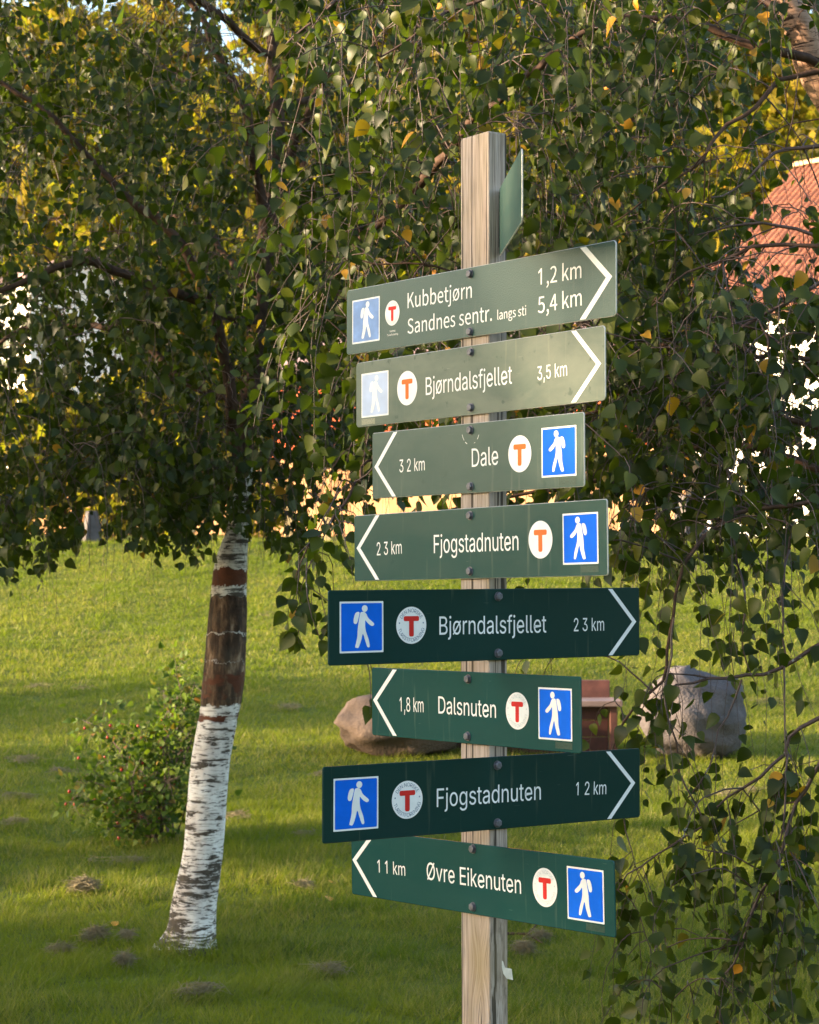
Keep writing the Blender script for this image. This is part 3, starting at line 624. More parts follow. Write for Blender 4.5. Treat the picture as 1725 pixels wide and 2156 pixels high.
GRASS = leaf_material('grass_blades', [(0.0, (0.071, 0.101, 0.005)), (0.35, (0.136, 0.168, 0.008)), (0.75, (0.170, 0.185, 0.014)), (0.88, (0.23, 0.215, 0.04)), (1.0, (0.31, 0.25, 0.11))],
                      trans=0.45, rough=0.5, under=(0.12, 0.16, 0.02), under_mix=0.3, spec=0.25)


def patch_noise(x, y, s=1.0):
    """Smooth pseudo-noise in 0..1 used for patches of thicker or drier turf."""
    v = np.sin(1.9 * s * x + 1.3 * np.sin(0.8 * s * y)) + np.sin(1.4 * s * y + 1.7 * np.sin(1.1 * s * x + 0.4)) + 0.7 * np.sin(3.1 * s * (x + y) + np.sin(2.3 * s * (x - y)))
    v += 0.5 * np.sin(5.3 * s * x - 4.1 * s * y + 1.0) + 0.4 * np.sin(7.7 * s * y + 3.3 * s * x)
    return np.clip(0.5 + v / 5.2, 0, 1)


def build_grass():
    P = []
    for y0, y1, dens, w, hgt in ((6.2, 10, 7500, 0.0035, 0.050), (10, 14, 5000, 0.0045, 0.050), (14, 20, 2800, 0.0065, 0.044), (20, 32, 1700, 0.010, 0.042)):
        ym = (y0 + y1) / 2
        xw = 0.2 * y1 + 1.7
        n = int(dens * (y1 - y0) * 2 * xw)
        y = rng.uniform(y0, y1, n)
        x = rng.uniform(-xw, xw, n)
        k = abs(x) < 0.2 * y + 1.7
        x, y = x[k], y[k]
        P.append((x, y, np.full(len(x), w), np.full(len(x), hgt)))
    x, y, w, hg = (np.concatenate(c) for c in zip(*P))
    n = len(x)
    pn = patch_noise(x, y)
    pf = patch_noise(x + 7, y * 1.6, 3.2)
    pc = patch_noise(x * 1.3 - 3, y * 2.1, 6.0)
    hgt = hg * (0.30 + 0.75 * pf + 0.75 * pc ** 2) * (0.55 + 0.9 * rng.random(n))
    # tufts left standing round the birch and the boulders
    for (cx, cy, r, add) in ((-0.95, 9.17, 0.22, 0.11), (-1.0, 11.8, 0.5, 0.06)):
        dd = np.hypot(x - cx, y - cy)
        hgt += add * np.exp(-(dd / r) ** 2) * rng.random(n)
    z = ground_z(x, y) - 0.004
    th = rng.random(n) * 2 * math.pi
    lean = rng.normal(0, 0.55, (n, 2)) + np.array([0.15, -0.1]) + np.stack([np.sin(pf * 9), np.cos(pf * 9)], -1) * 0.35
    b = np.stack([x, y, z], -1)
    s = np.stack([np.cos(th), np.sin(th), np.zeros(n)], -1) * (w * (0.6 + 0.8 * rng.random(n)))[:, None] * 0.5
    tip = b + np.stack([lean[:, 0] * hgt, lean[:, 1] * hgt, hgt], -1)
    v = np.stack([b - s, b + s, tip], 1).reshape(-1, 3)
    f = np.arange(3 * n).reshape(-1, 3)
    tone = np.clip(0.05 + 0.55 * pn + 0.25 * (pf - 0.5) + 0.22 * (pc - 0.5) + rng.normal(0, 0.12, n) + np.clip((y - 14) / 40, 0, 0.2), 0.0, 0.985)
    dry = rng.random(n) < 0.05 + 0.30 * (pf < 0.3)
    tone = np.where(dry, 0.90 + 0.06 * rng.random(n), tone)
    o = link('grass', np_mesh('grass', v, f, tone), None, GRASS)
    o.pass_index = 1
    setp(o, 'short mown green lawn grass around the signpost and birch', 'grass', None, 'stuff')


build_grass()
# object random of the one grass object must not shift its tones
for nd in GRASS.node_tree.nodes:
    if nd.type == 'OBJECT_INFO':
        for l_ in list(nd.outputs['Random'].links):
            GRASS.node_tree.links.remove(l_)

STRAW = leaf_material('dry_clippings', [(0.0, (0.15, 0.125, 0.08)), (0.5, (0.25, 0.21, 0.14)), (1.0, (0.38, 0.33, 0.23))], trans=0.1, rough=0.8, under=(0.3, 0.27, 0.2), spec=0.1)


def build_clippings():
    lines, rnd = [], []
    spots = [(170, 1884, 48, 330), (205, 1990, 40, 160), (262, 2043, 24, 110), (268, 1990, 20, 60), (125, 2020, 30, 70), (612, 1497, 40, 70), (60, 1612, 60, 90), (30, 1690, 40, 60),
             (120, 1634, 40, 50), (30, 1745, 40, 60), (80, 1455, 40, 30), (180, 1457, 30, 25), (1255, 1725, 45, 90), (1030, 1985, 35, 60), (1100, 2020, 25, 130), (1140, 1990, 20, 60), (640, 1880, 25, 50), (500, 1730, 30, 60),
             (560, 1300, 40, 20), (640, 1770, 30, 30), (430, 2110, 60, 110), (700, 2060, 40, 60), (1560, 1680, 50, 60), (1480, 1600, 30, 20), (1620, 1485, 40, 30), (250, 1830, 60, 50), (760, 1790, 30, 30), (680, 1640, 30, 40), (1200, 1530, 20, 10), (900, 1480, 10, 5)]
    for px, py, wpx, n in spots:
        c = on_ground(px, py)
        rx = wpx / FPX * c.y
        subs = rng.normal(size=(5, 2)) * .75
        for _ in range(int(n * 1.5)):
            g = subs[rng.integers(0, 5)] + rng.normal(size=2) * .42
            x = c.x + g[0] * rx * 0.5
            y = c.y + g[1] * rx * 0.45
            hh = 0.03 * math.exp(-(g @ g) / 1.2) * min(1.0, n / 160) + 0.035
            p = np.array([x, y, gz(x, y) + 0.015 + hh * (0.3 + 0.7 * rng.random())])
            d = unit(np.array([rng.normal(), rng.normal(), rng.normal() * 0.3])) * (0.02 + 0.03 * rng.random())
            lines.append(np.array([[*(p - d), 0.0012], [*(p + [0, 0, 0.005]), 0.0014], [*(p + d), 0.0009]]))
    t = Tubes()
    for l_ in lines:
        t.add(l_, 3)
    o = t.build('grass_clippings', STRAW)
    setp(o, 'loose grey clumps of dry mown clippings strewn over the lawn', 'grass clippings', None, 'stuff')


build_clippings()

# ------------------------------------------------------------------ bark and wood materials
def birch_bark(name, bands=True, warm=False):
    m, nt, b = mat_new(name)
    h = N(nt)
    o = h.obj()
    sep = h.n('ShaderNodeSeparateXYZ')
    h.l(o, sep.inputs[0])
    z = sep.outputs['Z']
    flat = h.scale(o, (8.0, 8.0, 50.0))
    flat2 = h.scale(o, (16.0, 16.0, 150.0))
    l1 = h.noise(flat, 1.0, 5, 0.68, 0.5)
    l2 = h.noise(flat2, 1.0, 3, 0.6)
    l3 = h.noise(h.scale(o, (20.0, 20.0, 110.0)), 1.0, 4, 0.65, 0.4)
    blot = h.noise(h.scale(o, (8.0, 8.0, 5.0)), 1.0, 4, 0.6)
    white = h.mix(h.ramp(blot, [(0.35, 0.0), (0.65, 1.0)]), (0.52, 0.47, 0.45), (0.80, 0.78, 0.77))
    white = h.mix(h.ramp(l2, [(0.54, 0.0), (0.66, 0.75)]), white, (0.26, 0.22, 0.20))
    low = h.ramp(z, [(0.0, 0.12), (0.12, 0.06), (0.4, 0.025), (1.0, 0.0)])
    mark = h.math('ADD', h.math('ADD', l1, low), h.math('MULTIPLY', h.math('SUBTRACT', blot, 0.5), -0.42))
    fleck = h.math('ADD', h.math('ADD', l3, h.math('MULTIPLY', low, 0.6)), h.math('MULTIPLY', h.math('SUBTRACT', blot, 0.5), -0.25))
    dark = h.mix(h.noise(o, 60, 3), (0.020, 0.016, 0.014), (0.12, 0.10, 0.08))
    c = h.mix(h.ramp(fleck, [(0.575, 0.0), (0.62, 0.85)]), white, dark)
    c = h.mix(h.ramp(mark, [(0.56, 0.0), (0.595, 1.0)]), c, dark)
    hgt = h.math('MULTIPLY', h.ramp(mark, [(0.55, 0.0), (0.62, 1.0)]), -1.0)
    if warm:
        c = h.mix(1.0, c, (0.58, 0.37, 0.25), 'MULTIPLY')
    if bands:
        zz = h.math('ADD', z, h.math('MULTIPLY', h.math('SUBTRACT', h.noise(h.scale(o, (16, 16, 12)), 1.0, 5, 0.7), 0.5), 0.10))
        inner = h.noise(h.scale(o, (26.0, 26.0, 7.0)), 1.0, 5, 0.65)
        brown = h.ramp(inner, [(0.32, (0.010, 0.006, 0.004)), (0.48, (0.055, 0.030, 0.018)), (0.58, (0.15, 0.09, 0.055)), (0.68, (0.32, 0.23, 0.16))])
        red = h.mix(h.noise(o, 22.0, 3), (0.03, 0.010, 0.006), (0.16, 0.05, 0.022))

        def band(lo, hi, e=0.006):
            a = h.math('GREATER_THAN', zz, lo)
            c2 = h.math('LESS_THAN', zz, hi)
            return h.math('MULTIPLY', a, c2)
        peel = band(1.048, 1.515)
        line1 = band(1.355, 1.362)
        line2 = band(1.232, 1.2345)
        peel = h.math('MULTIPLY', peel, h.math('SUBTRACT', 1.0, h.math('MULTIPLY', line1, 0.75)))
        peel = h.math('MULTIPLY', peel, h.math('SUBTRACT', 1.0, h.math('MULTIPLY', line2, 0.5)))
        c = h.mix(peel, c, h.mix(h.ramp(h.noise(o, 9.0, 3), [(0.5, 0.0), (0.7, 0.7)]), brown, (0.055, 0.045, 0.035)))
        rm = h.math('MULTIPLY', band(1.08, 1.19), h.ramp(h.noise(h.scale(o, (11, 11, 16)), 1.0, 2), [(0.52, 0.0), (0.6, 1.0)]))
        c = h.mix(rm, c, red)
        c = h.mix(band(1.562, 1.624), c, red)
        scar = h.math('MULTIPLY', band(0.975, 1.010), h.ramp(h.noise(h.scale(o, (9, 9, 30)), 1.0, 2), [(0.40, 0.0), (0.48, 1.0)]))
        c = h.mix(scar, c, red)
        hgt = h.math('SUBTRACT', hgt, h.math('MULTIPLY', peel, inner))
    h.l(c, b.inputs['Base Color'])
    b.inputs['Roughness'].default_value = 0.72
    b.inputs['Specular IOR Level'].default_value = 0.25
    h.l(h.bump(hgt, 0.5, 0.006), b.inputs['Normal'])
    return m


BARK_BIRCH = birch_bark('white_birch_bark')
BARK_PALE = birch_bark('pale_upper_birch_bark', bands=False, warm=True)
BARK_LIMB = plain('dark_red_brown_limb_bark', (0.075, 0.042, 0.028), 0.75, 0.5, 30.0, 0.25, bump=0.4)


def twig_bark():
    m, nt, b = mat_new('purple_brown_twig_bark')
    h = N(nt)
    o = h.obj()
    f = h.noise(o, 24.0, 2)
    c = h.mix(f, (0.035, 0.020, 0.016), (0.10, 0.055, 0.045))
    c = h.mix(h.ramp(h.noise(o, 55.0, 2), [(0.66, 0.0), (0.72, 0.8)]), c, (0.32, 0.31, 0.28))
    h.l(c, b.inputs['Base Color'])
    b.inputs['Roughness'].default_value = 0.5
    return m


BARK_TWIG = twig_bark()
LEAF_FAR = leaf_material('birch_leaf_deep_green', [(0.0, (0.013, 0.022, 0.003)), (0.4, (0.022, 0.033, 0.003)), (0.75, (0.036, 0.050, 0.004)), (0.93, (0.063, 0.071, 0.006)), (0.988, (0.098, 0.083, 0.008)), (0.9985, (0.50, 0.22, 0.02))], spec=0.28, rough=0.46)
LEAF_NEAR = leaf_material('birch_leaf_green', [(0.0, (0.012, 0.021, 0.003)), (0.35, (0.022, 0.033, 0.003)), (0.7, (0.036, 0.052, 0.004)), (0.9, (0.065, 0.076, 0.006)), (0.975, (0.098, 0.094, 0.008)), (0.9965, (0.55, 0.26, 0.02)), (1.0, (0.50, 0.18, 0.015))], spec=0.28, rough=0.46)


# ------------------------------------------------------------------ unseen trees added to cut sun and reflections, and one edge stem that shows
def card_crown(n, rx, rz, zc, size, seed, hollow=0.35):
    """Crown of n leaf clumps, each a bent quad, gathered into lumps."""
    g = np.random.default_rng(seed)
    lumps = unit(g.normal(size=(26, 3))) * np.array([rx, rx, rz]) * g.uniform(0.35, 0.95, (26, 1))
    c = lumps[g.integers(0, 26, n)] + g.normal(size=(n, 3)) * np.array([rx, rx, rz]) * 0.17
    c[:, 2] += zc
    a = unit(g.normal(size=(n, 3)))
    b = unit(np.cross(a, g.normal(size=(n, 3))))
    s = size * g.uniform(0.5, 1.2, (n, 1))
    nn = np.cross(a, b)
    v = np.stack([c - a * s * .5, c - b * s * .35 + nn * s * .1, c + a * s * .6, c + b * s * .35 + nn * s * .1], 1).reshape(-1, 3)
    q = np.arange(4 * n).reshape(-1, 4)
    return np_mesh('crown', v, q, g.random(n))


LEAF_TREE = leaf_material('tree_foliage', [(0.0, (0.05, 0.085, 0.012)), (0.5, (0.085, 0.115, 0.016)), (1.0, (0.14, 0.15, 0.02))], trans=0.35, rough=0.6, spec=0.2)
LEAF_HILL = leaf_material('hillside_foliage', [(0.0, (0.13, 0.105, 0.010)), (0.5, (0.20, 0.145, 0.013)), (1.0, (0.27, 0.19, 0.018))], trans=0.45, rough=0.7, spec=0.1, under=(0.16, 0.13, 0.02))


def side_tree(x, y, h, rx, me, label, lean=0.0, tr=0.12):
    z = gz(x, y)
    t = empty('tree', (x, y, z), label, 'tree')
    tb = Tubes()
    tb.add(wiggle(spline(np.array([[0, 0, -.1, tr], [lean * .3, 0, h * .25, tr * .8], [lean, 0, h * .55, tr * .5], [lean * 1.2, 0, h * .9, tr * .15]]), 5), 0.01), 9, 0.03)
    tb.build('trunk', BARK_LIMB, t)
    o = link('crown', me, t, LEAF_TREE)
    o.location = (lean, 0, 0)
    return t

# ------------------------------------------------------------------ buildings and garden things beyond the lawn
WHITE_WALL = plain('white_painted_cladding', (0.78, 0.75, 0.70), 0.6, 0.06, 3.0, 0.3)
RED_WALL = plain('red_painted_cladding', (0.42, 0.075, 0.025), 0.7, 0.15, 4.0, 0.2)
MAUVE_ROOF = plain('grey_mauve_roofing', (0.26, 0.18, 0.18), 0.7, 0.15, 3.0, 0.2)
PALE_STONE = plain('pale_retaining_stone', (0.30, 0.175, 0.095), 0.85, 0.4, 1.6, 0.1, bump=.3)
DARK_STONE = plain('dark_grey_slate', (0.07, 0.062, 0.066), 0.7, 0.3, 6, 0.3, bump=.3)
PALE_WOOD = plain('pale_fence_wood', (0.50, 0.38, 0.20), 0.75, 0.2, 8, 0.2)


def tile_material():
    m, nt, b = mat_new('terracotta_roof_tile')
    h = N(nt)
    oi = h.n('ShaderNodeObjectInfo')
    f = h.noise(h.obj(), 9.0, 4)
    c = h.ramp(oi.outputs['Random'], [(0.0, (0.23, 0.090, 0.046)), (0.6, (0.29, 0.118, 0.058)), (1.0, (0.36, 0.155, 0.08))])
    c = h.mix(h.math('MULTIPLY', f, .5), c, (0.30, 0.13, 0.09))
    h.l(c, b.inputs['Base Color'])
    b.inputs['Roughness'].default_value = 0.75
    return m


def build_house():
    th = R_(-48)
    e = Vector((math.cos(th), math.sin(th), 0))
    f = Vector((math.sin(th), -math.cos(th), 0))       # towards the viewer, down the slope
    E0 = at(1398, 672, 41)
    pitch = R_(40)
    up = -f * math.cos(pitch) + UP * math.sin(pitch)
    nrm = e.cross(up).normalized()
    if nrm.z < 0:
        nrm = -nrm
    SL, W = 5.35, 6.6
    g = gz(E0.x, E0.y)
    base = E0 + e * (W / 2) - f * 3.2
    base.z = g
    hs = empty('house', base, 'white house with a terracotta tiled roof behind the hanging birch', 'house')
    a0 = E0 - f * .45
    run = 2 * (SL * math.cos(pitch) - .45)

    def wall(p, q, z0, z1, name, mat, gable=0.0):
        mb = MB()
        n = (q - p).normalized()
        o = Vector((n.y, -n.x, 0)) * .1
        L = (q - p).length
        vs_ = []
        for dd in (Vector((0, 0, 0)), -o):
            vs_ += [p + dd + UP * (z0 - p.z), q + dd + UP * (z0 - p.z), q + dd + UP * (z1 - p.z), (p + q) / 2 + dd + UP * (z1 + gable - p.z), p + dd + UP * (z1 - p.z)]
        mb.add([v - base for v in vs_], [(0, 1, 2, 3, 4), (9, 8, 7, 6, 5)] + [(i, i + 5, (i + 1) % 5 + 5, (i + 1) % 5) for i in range(5)])
        return mb.build(name, mat, hs)
    zw = E0.z - .1
    p0, p1 = a0 + e * .35, a0 + e * (W - .1)
    q0, q1 = p0 - f * run, p1 - f * run
    hgt = (run / 2) * math.tan(pitch) + .1
    wf = wall(p0, p1, g - .3, zw, 'wall', WHITE_WALL)
    wall(q0, p0, g - .3, zw, 'wall', WHITE_WALL, hgt)
    wall(q1, q0, g - .3, zw, 'wall', WHITE_WALL)
    wall(p1, q1, g - .3, zw, 'wall', WHITE_WALL, hgt)
    # boards of the white front, each a little proud of the next
    Mrot = Matrix(((e.x, -f.x, 0, 0), (e.y, -f.y, 0, 0), (0, 0, 1, 0), (0, 0, 0, 1)))
    nb = 30
    bme = None
    for i in range(nb):
        if bme is None:
            mb = MB(); mb.box(0, .195, -.022, 0, 0, zw - g); bo = mb.build('cladding_board', WHITE_WALL, wf); bme = bo.data
        else:
            bo = link('cladding_board', bme, wf)
        pt = p0 + e * (.2 * i + .01) - base + f * (.002 + .004 * (i % 2))
        pt.z = 0
        bo.matrix_basis = Matrix.Translation(pt) @ Mrot
    # roof slab, then tiles on the near slope
    mb = MB()
    r0 = E0 + up * SL
    far = r0 - f * (SL * math.cos(pitch)) - UP * (SL * math.sin(pitch))
    vv = []
    for s in (0, W):
        for p in (E0, r0, far):
            vv += [p + e * s - base, p + e * s - base - UP * .12]
    mb.add(vv, [(0, 6, 8, 2), (2, 8, 10, 4), (1, 3, 9, 7), (3, 5, 11, 9), (0, 2, 3, 1), (2, 4, 5, 3), (6, 7, 9, 8), (8, 9, 11, 10), (0, 1, 7, 6), (4, 10, 11, 5)])
    roof = mb.build('roof', plain('roof_underlay', (.20, .10, .07), .9), hs)
    tm = tile_material()
    tw_, tl = .33, .372
    mb = MB()
    prof = []
    for i in range(13):
        x = i / 12 * tw_
        prof.append((x, .034 * (1 + math.cos(2 * math.pi * (x / (tw_ / 2) - .3)))))
    vv = [(x, 0, z + .014) for x, z in prof] + [(x, tl, z + .004) for x, z in prof] + [(x, 0, z + .002) for x, z in prof]
    ff = [(i, i + 1, 14 + i, 13 + i) for i in range(12)] + [(26 + i, 27 + i, i + 1, i) for i in range(12)]
    mb.add(vv, ff)
    Mt = Matrix(((e.x, up.x, nrm.x, 0), (e.y, up.y, nrm.y, 0), (e.z, up.z, nrm.z, 0), (0, 0, 0, 1)))
    tme = None
    for r in range(15):
        for c in range(20):
            if tme is None:
                o = mb.build('roof_tile', tm, roof, smooth=False); tme = o.data
            else:
                o = link('roof_tile', tme, roof)
            p = E0 - up * .05 + up * (r * .355) + e * (c * tw_) + nrm * (.006 + .003 * rng.random()) - base
            o.matrix_basis = Matrix.Translation(p) @ Mt @ Matrix.Rotation(rng.normal() * .006, 4, 'Z')
    mb = MB()
    rv, rf = [], []
    for s in (0, W):
        for k in range(7):
            an = math.pi * k / 6
            rv.append(r0 - base + e * s + (f * math.cos(an) * .13 + UP * (math.sin(an) * .12 + .02)))
    rf = [(k, k + 1, k + 8, k + 7) for k in range(6)] + [tuple(range(6, -1, -1)), tuple(range(7, 14))]
    mb.add(rv, rf)
    mb.build('ridge', plain('pale_ridge_tile', (.52, .30, .17), .7), hs)  # ridge in a paler colour than the slope tiles


build_house()


def simple_house(px, depth, py_eave, py_ridge, py_base, length, width, ang, wall_m, roof_m, name, label, cat):
    """Gabled building; px,py fix the near end of its eave."""
    E = at(px, py_eave, depth)
    th = R_(ang)
    e = Vector((math.cos(th), math.sin(th), 0))
    b = Vector((-math.sin(th), math.cos(th), 0))
    g = min(gz(E.x, E.y), at(px, py_base, depth).z)
    rise = (py_eave - py_ridge) / FPX * depth
    base = Vector((E.x, E.y, g))
    hs = empty(name, base, label, cat)
    H = E.z - g
    M = Matrix(((e.x, b.x, 0, 0), (e.y, b.y, 0, 0), (0, 0, 1, 0), (0, 0, 0, 1)))
    mb = MB()
    mb.add([(0, 0, -.5), (length, 0, -.5), (length, width, -.5), (0, width, -.5), (0, 0, H), (length, 0, H), (length, width, H), (0, width, H), (0, width / 2, H + rise), (length, width / 2, H + rise)],
           [(0, 1, 5, 4), (1, 2, 6, 9, 5), (2, 3, 7, 6), (3, 0, 4, 8, 7)])
    mb.build('wall', wall_m, hs).matrix_basis = M
    mb = MB()
    o = .3
    sl = rise / (width / 2)
    z0 = H - o * sl + .03
    vv = []
    for x in (-o, length + o):
        for y, z in ((-o, z0), (width / 2, H + rise + .03), (width + o, z0)):
            vv += [(x, y, z), (x, y, z + .14)]
    mb.add(vv, [(1, 7, 9, 3), (3, 9, 11, 5), (0, 2, 8, 6), (2, 4, 10, 8), (0, 1, 3, 2), (2, 3, 5, 4), (6, 8, 9, 7), (8, 10, 11, 9), (0, 6, 7, 1), (4, 5, 11, 10)])
    mb.build('roof', roof_m, hs).matrix_basis = M
    return hs, M, H


simple_house(575, 47, 800, 690, 960, 9.6, 5, -37, RED_WALL, MAUVE_ROOF, 'barn', 'long red barn with a mauve-grey roof glimpsed behind the signs', 'barn')
simple_house(-40, 60, 612, 560, 960, 3.4, 3.2, -56, WHITE_WALL, MAUVE_ROOF, 'house', 'white house half hidden by the leaves of the white-trunked birch', 'house')


def build_wall():
    A, B = at(-150, 1140, 46), at(1440, 1140, 33.5)
    base = Vector((A.x, A.y, gz(A.x, A.y)))
    d = Vector((B.x - A.x, B.y - A.y, 0))
    L = d.length
    d.normalize()
    n = Vector((d.y, -d.x, 0))
    mb = MB()
    k = 40
    V = []
    for i in range(k + 1):
        p = d * (L * i / k)
        zz = gz(base.x + p.x, base.y + p.y) - base.z
        top = 1.35 + .12 * math.sin(i * .7) + .05 * math.sin(i * 2.3)
        for o, z in ((.0, zz - .3), (-.06, zz + top), (-.5, zz + top), (-.56, zz - .3)):
            V.append(p + n * (o + .012 * math.sin(i * 3.1 + z)) + UP * z)
    F = []
    for i in range(k):
        F += [(4 * i + j, 4 * i + 4 + j, 4 * i + 5 + j, 4 * i + 1 + j) for j in range(3)]
    F += [(0, 1, 2, 3), (4 * k + 3, 4 * k + 2, 4 * k + 1, 4 * k)]
    mb.add(V, F)
    o = mb.build('garden_wall', PALE_STONE)
    o.location = base
    setp(o, 'pale sunlit garden wall running along the far edge of the lawn', 'wall')


build_wall()


def standing_stone(px, py0, py1, wpx, depth, label):
    p = at(px, py1, depth)
    g = gz(p.x, p.y)
    w, h = wpx / FPX * depth, (py1 - py0) / FPX * depth
    mb = MB()
    V = []
    for z, s in ((-.15, 1.1), (h * .5, .95), (h * .97, .78), (h, .7)):
        V += [(x * w / 2 * s + .02 * math.sin(7 * z + x), y * w * .45 * s, z) for x, y in ((-1, -1), (1, -1), (1, 1), (-1, 1))]
    F = [(12, 13, 14, 15)]
    for i in range(3):
        F += [(4 * i + j, 4 * i + (j + 1) % 4, 4 * i + 4 + (j + 1) % 4, 4 * i + 4 + j) for j in range(4)]
    mb.add(V, F)
    o = mb.build('standing_stone', DARK_STONE, bevel=.03)
    o.location = (p.x, p.y, g)
    o.rotation_euler = (0, 0, R_(25))
    setp(o, label, 'standing stone', 'dark stones along the lawn edge')


standing_stone(1453, 1040, 1140, 58, 31.5, 'widest dark standing stone, beyond the hanging birch twigs')
standing_stone(1328, 1080, 1135, 30, 31.8, 'slim dark standing stone beside the top-right corner of a sign')
standing_stone(193, 1085, 1150, 34, 31.6, 'dark standing stone under the drooping crown of the white birch')
standing_stone(1664, 1095, 1140, 24, 31.6, 'small dark standing stone in front of the white house')


def fence_post(px, py0, py1, depth, label):
    p = at(px, py1, depth)
    g = gz(p.x, p.y)
    h = (py1 - py0) / FPX * depth
    mb = MB()
    w = .045
    V = [(x * w, y * w, z) for z in (-.1, h) for x, y in ((-1, -1), (1, -1), (1, 1), (-1, 1))] + [(0, 0, h + .04)]
    mb.add(V, [(0, 1, 5, 4), (1, 2, 6, 5), (2, 3, 7, 6), (3, 0, 4, 7), (4, 5, 8), (5, 6, 8), (6, 7, 8), (7, 4, 8)])
    o = mb.build('fence_post', PALE_WOOD, bevel=.006)
    o.location = (p.x, p.y, g)
    setp(o, label, 'fence post', 'pale posts along the lawn edge')


for px, py0, lab in ((296, 1060, 'pale wooden post under the leaves of the white birch'), (610, 1070, 'pale wooden post between the white trunk and the signs'), (690, 1080, 'pale wooden post just beside the hanging twig near the signs'), (1358, 1082, 'pale wooden post between two dark stones'), (1310, 1085, 'pale wooden post nearest the sign corner'), (1540, 1085, 'pale wooden post beyond the trailing birch twigs')):
    fence_post(px, py0, 1150, 32.2, lab)

# shrubs in front of the wall
SHRUB = [card_crown(700, .55, .45, .5, .13, 60 + k) for k in range(2)]
for k, (px, d, lab) in enumerate(((232, 33.5, 'sunlit yellow-green shrub beside the dark stone'), (20, 34, 'yellow-green shrub at the edge under the birch leaves'), (560, 34.5, 'low golden shrub between trunk and signs'), (1600, 34.0, 'yellow shrub by the white house wall'))):
    p = at(px, 1150, d)
    s = empty('shrub', (p.x, p.y, gz(p.x, p.y)), lab, 'shrub', 'shrubs along the garden wall')
    tb = Tubes()
    for _ in range(4):
        g_ = rng.normal(size=2) * .25
        tb.add(np.array([[0, 0, -.05, .02], [g_[0] * .5, g_[1] * .5, .3, .014], [g_[0], g_[1], .6, .006]]), 5)
    tb.build('stem', BARK_LIMB, s)
    link('foliage', SHRUB[k % 2], s, LEAF_HILL)

for k, (px, d, sc_, lab) in enumerate(((30, 41, 3.3, 'tall golden bush behind the garden wall, furthest from the signs'), (165, 42, 3.4, 'tall golden bush behind the garden wall, below the white house'), (310, 41, 3.0, 'golden bush behind the garden wall, nearest the white birch trunk'))):
    p = at(px, 1000, d)
    s = empty('shrub', (p.x, p.y, gz(p.x, p.y)), lab, 'shrub', 'golden bushes behind the wall')
    tb = Tubes()
    for _ in range(4):
        g_ = rng.normal(size=2) * .2
        tb.add(np.array([[0, 0, -.05, .02], [g_[0] * .5, g_[1] * .5, .3, .014], [g_[0], g_[1], .6, .006]]), 5)
    tb.build('stem', BARK_LIMB, s)
    link('foliage', SHRUB[k % 2], s, LEAF_HILL)
    s.scale = (sc_, sc_, sc_)

# trees on the hillside
HILL = [card_crown(1300, 2.6, 3.2, 4.6, .55, 80 + k) for k in range(4)]
spots = []
g_ = np.random.default_rng(11)
for row, (y, n) in enumerate(((64, 9), (76, 10), (92, 11), (110, 12), (130, 12), (150, 12), (170, 10))):
    for i in range(n):
        a = -.235 + .47 * (i + .5 + g_.uniform(-.35, .35)) / n
        spots.append((a * y, y + g_.uniform(-4, 4), g_.uniform(.75, 1.35) * (1 + (y - 60) / 260)))
stem = None
for k, (x, y, s) in enumerate(spots):
    t = empty('hillside_tree', (x, y, gz(x, y)), 'sunlit golden-green tree on the hillside beyond the houses', 'tree', 'trees on the hillside')
    if stem is None:
        tb = Tubes()
        tb.add(np.array([[0, 0, -.5, .22], [0, 0, 2, .17], [.1, 0, 5, .08]]), 7)
        o = tb.build('trunk', BARK_LIMB, t)
        stem = o.data
    else:
        link('trunk', stem, t)
    link('crown', HILL[k % 4], t, LEAF_HILL)
    t.scale = (s, s, s)
    t.rotation_euler = (0, 0, g_.uniform(0, 6.28))

# ------------------------------------------------------------------ small things on the lawn
YEL = plain('fallen_yellow_leaf', (.62, .28, .03), .6, .35, 40)
for px, py, sz, lab in ((691, 1903, .055, 'orange fallen leaf in the open grass between trunk and post'), (244, 1957, .045, 'small yellow fallen leaf beside the clippings near the white trunk'), (695, 1867, .03, 'tiny rusty fallen leaf just beyond the orange one'), (1244, 1572, .15, 'large orange autumn leaf lying under the bench front')):
    p = on_ground(px, py)
    V, F = NEAR_T[3]
    o = link('fallen_leaf', np_mesh('fallen_leaf', V - [0, .5, 0], F, smooth=True), None, YEL)
    o.location = (p.x, p.y, p.z + .03)
    o.scale = (sz, sz, sz)
    o.rotation_euler = (R_(38), R_(15), R_(rng.uniform(-60, 60)))
    setp(o, lab, 'leaf', 'fallen leaves on the lawn')
a = on_ground(1066, 1983)
b = on_ground(1112, 1985)
c = on_ground(1142, 2001)
d = on_ground(1134, 1970)
tb = Tubes()
org = np.array(a)
lift = np.array([0, 0, .035])
tb.add(np.array([[*(np.array(a) - [.12, -.02, 0] + lift - org), .006], [*(np.array(a) + lift - org), .0065], [*(np.array(b) + lift - org), .006], [*(np.array(c) + lift * .8 - org), .003]]), 6)
tb.add(np.array([[*(np.array(b) + lift - org), .005], [*(np.array(d) + lift * 1.6 - org), .004], [*(np.array(d) + lift * 1.5 + [.07, .02, 0] - org), .0015]]), 6)
tw = tb.build('fallen_twig', BARK_LIMB)
tw.location = a
setp(tw, 'dark forked twig lying on the grass behind the post', 'twig')

# ------------------------------------------------------------------ birch beside the post (white trunk)
def axis_points(rows):
    """rows of (px, py, depth, radius) to x y z r."""
    return np.array([[*at(px, py, d), r] for px, py, d, r in rows])


